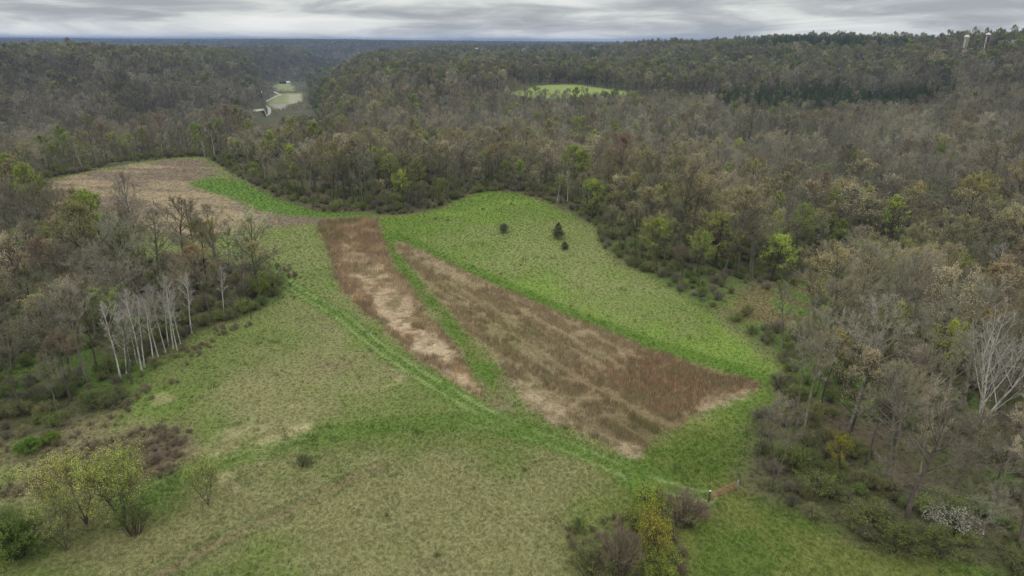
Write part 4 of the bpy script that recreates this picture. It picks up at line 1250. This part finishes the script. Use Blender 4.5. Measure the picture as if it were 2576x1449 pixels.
ts = np.where(front, np.minimum(ts, .42), ts)
px_h = 17 * ts / td
pick_single = np.zeros(nT, bool)
vis = (tu > -60) & (tu < 2640) & (tv < 1600) & (tv > 40)
for k in range(5):
    lim = 1.0
    ids = np.where((tk == k) & vis & (td < (420 if k < 4 else 1e9)))[0]
    ids = ids[np.argsort(-px_h[ids])][:285]
    pick_single[ids] = True

FORM_WORD = {("bare", 0): "tall bare", ("bare", 1): "bare", ("bare", 2): "round crowned bare", ("bare", 3): "wide spreading bare", ("bare", 4): "thin bare",
             ("budding", 0): "tall tan budding", ("budding", 1): "round tan budding", ("budding", 2): "wide tan budding",
             ("leafing", 0): "round light green", ("leafing", 1): "tall light green", ("leafing", 2): "wide light green",
             ("rust", 0): "tall reddish budding", ("rust", 1): "round reddish budding", ("rust", 2): "wide reddish budding"}


def place_words(u, v, d, e):
    if d > 700:
        return "in the dark pine plantation on the right slope" if d < 1000 else "on the pine topped hill along the skyline"
    if u < 720 and d < 290:
        if v > 960:
            return "at the lower left wood edge above the brambles"
        if 240 < u < 620 and v > 740:
            return "close behind the row of white aspens"
        if e < 12:
            return "on the edge of the left woods by the meadow"
        return "deep in the left woods near the left border" if u < 220 else "in the middle of the left woods"
    if u < 640:
        return "in the far left woods behind the brown field" if e < 40 else "in the far left woods at the valley rim"
    if u < 1180:
        return "at the meadow's far wood edge beyond the stubble strips" if e < 15 else "in the woods beyond the stubble strips' far end"
    if u < 1520 and d > 200:
        return "at the wood edge round the green meadow's head" if e < 15 else "in the woods behind the green meadow's head"
    if d < 125:
        return "in the near right woods by the lower right corner" if v > 1150 else "in the near right woods beside the gate corner"
    if d < 190:
        return "on the right meadow edge below the grassy clearing" if e < 15 else "in the right woods below the grassy clearing"
    if d < 290:
        return "on the wood edge right of the cedars" if e < 15 else "in the right woods behind the grassy clearing"
    return "in the wooded ravine right of the meadow"


wv_ = rng.uniform(.85, 1.25, nT)
TREE_NAME = {"bare": "bare_tree", "budding": "budding_tree", "leafing": "green_tree", "rust": "reddish_tree", "pine": "pine_tree"}
CAT = {"bare": "bare tree", "budding": "budding tree", "leafing": "green tree", "rust": "reddish tree", "pine": "pine tree"}
for i in np.where(pick_single)[0]:
    kn = KN[tk[i]]
    if kn == "pine":
        vs, vi = PINE, int(rng.integers(0, 2))
        lab = ("tall " if vi == 0 else "broad ") + "dark pine " + place_words(tu[i], tv[i], td[i], edge[i])
    else:
        vs = NEAR[kn] if td[i] < 235 else MID[kn]
        vi = int(rng.integers(0, len(vs)))
        vi2 = vi if kn != "bare" or td[i] < 235 else (0, 2, 2, 3, 4)[vi]
        lab = None
    b, t = hue(kn, rng, 1)
    b = b * stand[i]
    if lab is None:
        br_ = b[0].mean() if kn == "bare" else t[0].mean()
        br_ /= {"bare": .25, "budding": .36, "leafing": .25, "rust": .24}[kn]
        shade = "pale " if br_ > 1.08 else ("dark " if br_ < .82 else "")
        sz = "small " if ts[i] < .75 else ("big " if ts[i] > 1.1 else "")
        lab = sz + shade + FORM_WORD[(kn, vi2)] + " tree " + place_words(tu[i], tv[i], td[i], edge[i])
    single(TREE_NAME[kn], vs[vi], tx[i], ty[i], (float(ts[i] * wv_[i]), float(ts[i] * wv_[i]), float(ts[i])), float(rng.uniform(0, 6.28)), b[0], t[0], lab, CAT[kn], lab.split(" tree ")[-1] if kn != "pine" else "pines of the dark stands",
           (float(rng.normal(0, .05)), float(rng.normal(0, .05))))
print("single trees", int(pick_single.sum()), round(time.time() - T0, 1))

STUFF_LABEL = {"bare": "grey leafless woods covering the far slopes", "budding": "tan budding trees scattered through the far woods", "leafing": "light green trees scattered through the far woods",
               "rust": "reddish budding trees scattered through the far woods", "pine": "dark pines in two stands on the right hills"}
for k in range(5):
    kn = KN[k]
    ids = np.where((tk == k) & ~pick_single)[0]
    if len(ids) == 0:
        continue
    if kn == "pine":
        meshes = [whole("pine_whole", q.parts) for q in PINE]
        which = rng.integers(0, 2, len(ids))
        sc = ts[ids]
    else:
        nm_ = len(MID[kn])
        rng.shuffle(ids)
        meshes = [whole(kn + "_mid", q.parts) for q in MID[kn]] + [whole(kn + "_far", q) for q in FAR[kn]]
        farm = rng.uniform(0, 1, len(ids)) < sstep(600, 900, td[ids])
        which = np.where(farm, nm_ + rng.integers(0, len(FAR[kn]), len(ids)), rng.integers(0, nm_, len(ids)))
        sc = ts[ids] * np.where(td[ids] > 5200, 2.0, np.where(td[ids] > 3000, 1.5, np.where(td[ids] > 1700, 1.2, 1.0)))
    b, t = hue(kn, rng, len(ids))
    b, t = b * stand[ids][:, None], t * (.5 + .5 * stand[ids][:, None])
    mass({"bare": "bare_woods", "budding": "budding_woods", "leafing": "green_woods", "rust": "reddish_woods", "pine": "pine_woods"}[kn], STUFF_LABEL[kn],
         meshes, tx[ids], ty[ids], tz[ids] - np.where(td[ids] > 5200, 14, np.where(td[ids] > 3000, 6, np.where(td[ids] > 1700, 2.5, .1))), sc, which, b, t)
    print(kn, len(ids))

# ------------------------------------------------------------------ undergrowth, brambles, grass
ux, uy = (np.concatenate(q) for q in zip(scatter(58, 200, 2.5), scatter(200, 420, 2.5)))
usd = sdf_poly(ux, uy, MEADOW)
ud = np.hypot(ux, uy)
pr = np.where(usd < 14, .66, np.where(ud < 230, .62, .4)) * sstep(.25, .5, fbm(ux, uy, 20, 3, 91) + np.where(usd < 12, .12, 0))
keep = (usd > .8) & (rng.uniform(0, 1, len(ux)) < pr) & ((sdf_poly(ux, uy, CLEAR_R) > 0) | (rng.uniform(0, 1, len(ux)) < .12))
ux, uy = ux[keep], uy[keep]
b, t = hue("shrub", rng, len(ux))
mass("undergrowth", "green and brown undergrowth beneath the woodland edges", [whole("undergrowth_a", BUSH[0].parts), whole("undergrowth_b", BUSH[1].parts), whole("undergrowth_c", BUSH[2].parts)],
     ux, uy, terrain(ux, uy) - .1, rng.triangular(.35, .65, 1.6, len(ux)), rng.choice([0, 1, 2], len(ux), p=[.34, .36, .30]), b, t * .95)
print("undergrowth", len(ux))

bx, by = scatter(60, 200, 1.15)
bs = sdf_poly(bx, by, BRAMBLE) + (fbm(bx, by, 7, 3, 95) - .5) * 7
thick = ats([(1580, 1390)])[0]
b2 = np.hypot(bx - thick[0], by - thick[1]) - 7 + (fbm(bx, by, 4, 3, 96) - .5) * 8
left_edge = (np.abs(sdf_poly(bx, by, MEADOW) + 3) < 3) & (bx < -15) & (by < 190) & (fbm(bx, by, 9, 3, 97) + rng.uniform(-.12, .12, len(bx)) > .5)
keep = (bs < 0) | (b2 < 0) | left_edge
bx, by = bx[keep], by[keep]
BRB = shrub(98, 1.1, 1.0, 30, 7, 0, .1, .018)
b, t = np.tile(lin(130, 115, 97), (len(bx), 1)) * rng.uniform(.8, 1.15, (len(bx), 1)), np.tile(lin(110, 90, 60), (len(bx), 1))
mass("brambles", "low reddish brown brambles in the lower left", [whole("bramble_a", BRB), whole("bramble_b", shrub(99, 1.4, .9, 26, 7, 0, .1, .018))], bx, by, terrain(bx, by) - .05,
     rng.uniform(.35, .85, len(bx)), rng.integers(0, 2, len(bx)), b, t)
print("brambles", len(bx))


def tuft(seed, n, h, w, spread, flop, seg=2):
    g = np.random.default_rng(seed)
    az, r = g.uniform(0, 6.28, n), np.sqrt(g.uniform(0, 1, n)) * spread
    s = np.stack([np.cos(az) * r, np.sin(az) * r, np.zeros(n)], -1)
    fl = flop * g.uniform(.5, 1.3, n)
    az2 = g.uniform(0, 6.28, n)
    hh = h * g.uniform(.6, 1.2, n)
    e = s + np.stack([np.cos(az2) * np.sin(fl) * hh, np.sin(az2) * np.sin(fl) * hh, np.cos(fl) * hh + .02], -1)
    return slivers(s, e, w, g)


def stalk(seed, n, h, w, spread):
    V, F = tuft(seed, n, h, w, spread, .18)
    return V, F


GR = []
for i in range(3):
    GR.append(mesh_from("tuft", *(lambda q: (q[0], [(q[1], 0)]))(tuft(300 + i, 16, .27, .022, .26, .6)), [M_BLADE]))
for i in range(2):
    GR.append(mesh_from("straw_tuft", *(lambda q: (q[0], [(q[1], 0)]))(tuft(310 + i, 14, .5, .022, .3, 1.25)), [M_BLADE]))
for i in range(2):
    GR.append(mesh_from("stalk_tuft", *(lambda q: (q[0], [(q[1], 0)]))(tuft(320 + i, 20, 1.0, .020, .5, .22)), [M_BLADE]))
gx, gy = [], []
for d0, d1, cell in ((52, 95, .42), (95, 150, .55), (150, 240, .85), (240, 400, 1.25)):
    x, y = scatter(d0, d1, cell, 45.5 if d1 <= 150 else 39, .5)
    keep = (sdf_poly(x, y, MEADOW) < 3) | (sdf_poly(x, y, CLEAR_R) < 3) | (np.hypot(x, y) < 150)
    gx.append(x[keep])
    gy.append(y[keep])
gx, gy = np.concatenate(gx), np.concatenate(gy)
gc, gk, gsd = cover(gx, gy)
gd = np.hypot(gx, gy)
keep = (gk != 3) | (rng.uniform(0, 1, len(gx)) < .35)
gx, gy, gc, gk, gd = gx[keep], gy[keep], gc[keep], gk[keep], gd[keep]
n = len(gx)
tint = gc * np.where(gd > 140, rng.uniform(.9, 1.14, n), rng.uniform(.8, 1.27, n))[:, None] * rng.uniform(.95, 1.05, (n, 3))
pale = (rng.uniform(0, 1, n) < np.where(gd > 140, .07, .16)) & (gk == 0)
tint[pale] = tint[pale] * .45 + lin(176, 166, 118) * .55
gz = terrain(gx, gy)
which = np.where(gk == 2, 5 + rng.integers(0, 2, n), np.where(gk == 1, 3 + rng.integers(0, 2, n), rng.integers(0, 3, n)))
clump = (rng.uniform(0, 1, n) < np.where(gd > 140, .008, .03) * sstep(.45, .6, fbm(gx, gy, 6, 3, 99))) & (gk == 0)
tint[clump] = tint[clump] * .45 + lin(74, 98, 40) * .5
size = rng.uniform(.6, 1.25, n) * np.where(clump, 2.0, 1) * np.where(gd > 150, 1.35, 1) * np.where(gd > 240, 1.3, 1)
for nm, sel, lab in (("meadow_grass", gk != 2, "green and straw coloured meadow grass"), ("dead_stalks", gk == 2, "brown dead stalks standing in two long strips")):
    mass(nm, lab, GR, gx[sel], gy[sel], gz[sel] - .02, size[sel], which[sel], tint[sel], tint[sel], .05)
print("grass", n, round(time.time() - T0, 1))

# ------------------------------------------------------------------ road, gate and farms
M_GRAVEL = plain("pale_gravel", lin(176, 172, 154), .12, .4)
for P in ROAD:
    t = unit(np.gradient(P, axis=0))
    nrm = np.stack([-t[:, 1], t[:, 0]], -1)
    rows = [P + nrm * w for w in (-2.5, -1.0, 1.0, 2.5)]
    V = np.concatenate([np.column_stack([r, terrain(r[:, 0], r[:, 1]) + .35 + (.1 if i in (1, 2) else 0)]) for i, r in enumerate(rows)])
    m_ = len(P)
    F = np.concatenate([np.stack([np.arange(m_ - 1) + i * m_, np.arange(m_ - 1) + 1 + i * m_, np.arange(m_ - 1) + 1 + (i + 1) * m_, np.arange(m_ - 1) + (i + 1) * m_], -1)[:, ::-1] for i in range(3)])
    put("road", mesh_from("road", V, [(F, 0)], [M_GRAVEL]), kind="structure", label="pale gravel road winding through the valley")


def boxes(bl):
    V, F = [], []
    for (x0, y0, z0), (x1, y1, z1) in bl:
        o = 8 * len(V)
        V.append([(x0, y0, z0), (x1, y0, z0), (x1, y1, z0), (x0, y1, z0), (x0, y0, z1), (x1, y0, z1), (x1, y1, z1), (x0, y1, z1)])
        F += [[o + i for i in f] for f in ((3, 2, 1, 0), (4, 5, 6, 7), (0, 1, 5, 4), (1, 2, 6, 5), (2, 3, 7, 6), (3, 0, 4, 7))]
    return np.array(V, float).reshape(-1, 3), np.array(F)


def bar(a, b, r, sides=7):
    V, Q = tubes(np.array([[a, ((np.array(a) + np.array(b)) / 2), b]], float), np.full((1, 3), r), sides)
    return V, Q


def capped(V, Q, sides, rings):
    return V, [(Q, 0), (np.arange(sides)[None, ::-1], 0), (np.arange(sides)[None] + (rings - 1) * sides, 0)]


M_RUSTY = plain("rusty_gate_paint", lin(160, 118, 98), .3, 3.0, .6)
M_POST = plain("weathered_post", lin(84, 78, 66), .3, 6.0)
M_PALE = plain("bleached_post", lin(140, 134, 120), .2, 6.0)
M_WHITE = plain("white_cap", lin(225, 225, 222), .05, 6.0)
gl, gr = ground_at(1782, 1263.5), ground_at(1851, 1234)
gv = gr - gl
glen = float(np.hypot(*gv))
gang = math.atan2(gv[1], gv[0])
gate = bpy.data.objects.new("gate", None)
COL.objects.link(gate)
gate.location = (gl[0], gl[1], float(terrain(*gl)))
gate.rotation_euler = (0, 0, gang)
gate["label"], gate["category"] = "rusty red tubular farm gate standing closed across the grass track", "gate"
x0, x1, sag = .35, glen - .3, .12
for i, h in enumerate((.32, .56, .80, 1.06, 1.32)):
    V, Q = bar((x0, 0, h + .05), (x1, 0, h + sag), .042)
    put("rail", mesh_from("rail", *capped(V, Q, 7, 3), [M_RUSTY], True), gate)
for nm, xx in (("upright", x0), ("upright", x1), ("brace", (x0 + x1) / 2), ("brace", x0 * .72 + x1 * .28), ("brace", x0 * .28 + x1 * .72)):
    V, Q = bar((xx, .0 if nm == "upright" else -.05, .28), (xx, .0 if nm == "upright" else -.05, 1.46 if nm == "upright" else 1.40), .04 if nm == "upright" else .022)
    put(nm, mesh_from(nm, *capped(V, Q, 7, 3), [M_RUSTY], True), gate)
for p, hh, rad, mt, lean, lab in ((gl, 1.75, .12, M_POST, .03, "dark wooden gate post with a white top at the gate's left end"), (gr, 1.65, .11, M_PALE, .1, "pale leaning gate post at the gate's right end")):
    pr = bpy.data.objects.new("gate_post", None)
    COL.objects.link(pr)
    pr.location = (p[0], p[1], float(terrain(*p)) - .05)
    pr.rotation_euler = (0, lean, 0)
    pr["label"], pr["category"], pr["group"] = lab, "gate post", "two posts of the farm gate"
    V, Q = tubes(np.array([[(0, 0, 0), (0.01, 0, hh * .5), (0, 0.01, hh)]], float), np.array([[rad, rad * .95, rad * .9]]), 9)
    put("shaft", mesh_from("shaft", *capped(V, Q, 9, 3), [mt], True), pr)
    if mt is M_POST:
        V, Q = tubes(np.array([[(0, 0, hh + .003), (0, 0, hh + .04), (0, 0, hh + .09)]], float), np.array([[rad * 1.15, rad * 1.1, rad * .6]]), 9)
        put("cap", mesh_from("cap", *capped(V, Q, 9, 3), [M_WHITE], True), pr)

M_BLOCK = plain("silo_staves", lin(150, 138, 112), .15, .5, .85, (1, 1, 3))
M_DARKSTAVES = plain("silo_dark_staves", lin(112, 92, 92), .15, .5, .85, (1, 1, 3))  # darker staves all round the right silo
M_DOME = plain("silo_dome_metal", lin(196, 198, 196), .08, .4, .45)
M_CHUTE = plain("silo_chute", lin(196, 194, 188), .1, 1.0, .6)
M_DARKBOARDS = plain("dark_boards", lin(64, 58, 54), .2, 1.0, .8)  # dark brown boards for doors, sheds and dark roofs
M_WALL = plain("white_boards", lin(214, 214, 208), .08, 1.0, .7)
M_ROOF = plain("grey_roof", lin(120, 118, 116), .15, .8, .6)
M_ROOFR = plain("pinkish_roof", lin(186, 150, 138), .12, .8, .6)
M_GLASS = plain("window_glass", lin(50, 56, 62), .1, 1.0, .2)


def farm_thing(name, u, d, label, cat, group=None, rot=0.0, dz=0.0):
    x = d * 0 + 0
    dd = ray(u, 100)
    k = d / math.hypot(dd[0], dd[1])
    p = np.array([dd[0] * k, dd[1] * k])
    r = bpy.data.objects.new(name, None)
    COL.objects.link(r)
    r.location = (p[0], p[1], float(terrain(*p)) - .3 + dz)
    r.rotation_euler = (0, 0, math.atan2(-p[0], p[1]) + rot)
    r["label"], r["category"] = label, cat
    if group:
        r["group"] = group
    return r


def silo(u, d, h, rad, mt, label):
    r = farm_thing("silo", u, d, label, "silo", "two silos on the skyline")
    z = np.linspace(0, h, 9)
    P = np.column_stack([z * 0, z * 0, z])[None]
    V, Q = tubes(P, np.full((1, 9), rad), 24)
    put("shaft", mesh_from("shaft", V, [(Q, 0)], [mt], True), r)
    for i in range(8):
        V, Q = tubes(np.array([[(0, 0, z[i] + 1.1), (0, 0, z[i] + 1.25)]], float), np.full((1, 2), rad + .06), 24)
        put("hoop", mesh_from("hoop", V, [(Q, 0)], [M_ROOF], True), r)
    a = np.linspace(0, math.pi / 2 * .98, 8)
    P = np.column_stack([a * 0, a * 0, h + .02 + np.sin(a) * rad * .95])[None]
    V, Q = tubes(P, ((rad + .1) * np.cos(a) + .02)[None], 24)
    put("dome", mesh_from("dome", V, [(Q, 0)], [M_DOME], True), r)
    V, Q = tubes(np.array([[(-rad * .35, -rad * .95, 0), (-rad * .35, -rad * .95, h * .45), (-rad * .35, -rad * .95, h * .9)]], float), np.full((1, 3), .6), 10)
    put("chute", mesh_from("chute", V, [(Q, 0)], [M_CHUTE], True), r)
    if mt is M_DARKSTAVES:
        put("door_column", mesh_from("door_column", *(lambda q: (q[0], [(q[1], 0)]))(boxes([((.1 * rad, -rad * 1.04, 1), (.75 * rad, -rad * .6, h * .84))])), [M_DARKBOARDS]), r)


def barn(name, u, d, w, l, h, rise, mw, mr, label, cat, rot=0.0, group=None, windows=0, dz=0.0):
    r = farm_thing(name, u, d, label, cat, group, rot, dz)
    V = [(-w / 2, -l / 2, 0), (w / 2, -l / 2, 0), (w / 2, l / 2, 0), (-w / 2, l / 2, 0), (-w / 2, -l / 2, h), (w / 2, -l / 2, h), (w / 2, l / 2, h), (-w / 2, l / 2, h), (-w / 2, 0, h + rise), (w / 2, 0, h + rise)]
    put("wall", mesh_from("wall", V, [([(0, 1, 5, 4), (2, 3, 7, 6)], 0), ([(1, 2, 6, 9, 5), (3, 0, 4, 8, 7)], 0)], [mw]), r)
    o = .5
    k = rise / (l / 2)
    for s in (-1, 1):
        y0, y1, z0, z1 = s * (l / 2 + o), 0, h - o * k, h + rise
        V = [(-w / 2 - o, y0, z0 + .05), (w / 2 + o, y0, z0 + .05), (w / 2 + o, y1, z1 + .05), (-w / 2 - o, y1, z1 + .05), (-w / 2 - o, y0, z0 + .3), (w / 2 + o, y0, z0 + .3), (w / 2 + o, y1, z1 + .3), (-w / 2 - o, y1, z1 + .3)]
        put("roof", mesh_from("roof", V, [([(3, 2, 1, 0), (4, 5, 6, 7), (0, 1, 5, 4), (1, 2, 6, 5), (2, 3, 7, 6), (3, 0, 4, 7)], 0)], [mr]), r)
    for i in range(windows):
        xx = -w / 2 + (i + .5) * w / windows
        put("window", mesh_from("window", *(lambda q: (q[0], [(q[1], 0)]))(boxes([((xx - .6, -l / 2 - .06, h * .4), (xx + .6, -l / 2 + .05, h * .8))])), [M_GLASS]), r)
    put("door", mesh_from("door", *(lambda q: (q[0], [(q[1], 0)]))(boxes([((w * .18, -l / 2 - .08, 0), (w * .18 + max(1, w * .12), -l / 2 + .04, h * .7))])), [M_DARKBOARDS]), r)


silo(2431, 1130, 18.5, 3.2, M_BLOCK, "tan silo with pale dome left on the skyline at right")
silo(2483, 1130, 18.5, 3.0, M_DARKSTAVES, "dark silo with white chute and dome, right of the tan one")
barn("barn", 2540, 1110, 24, 12, 6, 5, M_DARKBOARDS, M_ROOF, "dark barn roof on the skyline right of the silos", "barn", .1)
barn("shed", 2400, 1150, 36, 9, 3.4, 1.6, M_DARKBOARDS, M_ROOF, "long low dark shed left of the tan silo", "shed")
barn("shed", 2456, 1165, 7, 6, 3, 1.5, M_CHUTE, M_ROOF, "small white shed between the two silos", "shed")
barn("barn", 1195, 2570, 26, 12, 6, 4, M_WALL, M_DOME, "white barn left of the far brown field, left of a pair", "barn", .2, dz=3)
barn("house", 1217, 2575, 16, 10, 6, 3, M_WALL, M_ROOF, "white house right of the barn left of the far brown field", "house", -.2, windows=3, dz=3)
barn("house", 1316, 2540, 7, 7, 9, 4, M_WALL, M_DARKBOARDS, "narrow white farm building behind the far brown field", "house", windows=2, dz=2)
barn("house", 1489, 2500, 14, 10, 8, 4, M_WALL, M_DOME, "white farm house among trees right of the far brown field", "house", windows=3, dz=2)
barn("shed", 1528, 2420, 44, 16, 5, 4, M_WALL, M_CHUTE, "long pale roofed shed right of the far brown field", "shed", dz=1)
barn("house", 1592, 2440, 14, 9, 5, 4, M_WALL, M_ROOF, "small grey roofed house left of two above the far lawn", "house", windows=3, dz=1)
barn("house", 1612, 2440, 18, 9, 5, 4, M_WALL, M_DARKBOARDS, "small dark roofed house right of two above the far lawn", "house", windows=3, dz=1)
barn("shed", 270, 1480, 22, 10, 5, 4, M_WALL, M_ROOFR, "pink roofed shed on the far left plateau", "shed", .2)
barn("house", 700, 1900, 16, 9, 4, 3.5, M_DARKBOARDS, M_DARKBOARDS, "dark valley house beside the upper lawn", "house", windows=3)
barn("shed", 711, 1910, 13, 8, 3, 2.5, M_WALL, M_CHUTE, "pale shed right of the dark valley house", "shed", .3)

# ------------------------------------------------------------------ the air
zmin, zmax = float(GZ.min()) - 1.5, float(max(GZ.max() + 8, (tz + ts * 22 * np.where(td > 5200, 2.0, np.where(td > 3000, 1.5, np.where(td > 1700, 1.2, 1.0))) - np.where(td > 5200, 14, np.where(td > 3000, 6, 0))).max() + 2, float(terrain(*polar(32, 1130))) + 26))
print('air', zmin, zmax)
V, F = boxes([((-17500, -17500, zmin), (17500, 17500, zmax))])
hm = bpy.data.materials.new("air")
hm.use_nodes = True
ht = hm.node_tree
ht.nodes.clear()
ho = N(ht, "ShaderNodeOutputMaterial")
pv = N(ht, "ShaderNodeVolumePrincipled")
pv.inputs["Color"].default_value = (.29, .42, .74, 1)
pv.inputs["Density"].default_value = HAZE
pv.inputs["Anisotropy"].default_value = 0.0
link(ht, pv.outputs[0], ho.inputs["Volume"])
put("haze", mesh_from("haze", V, [(F, 0)], [hm]), kind="stuff", label="faint blue haze over the distant hills")
print("done", round(time.time() - T0, 1))
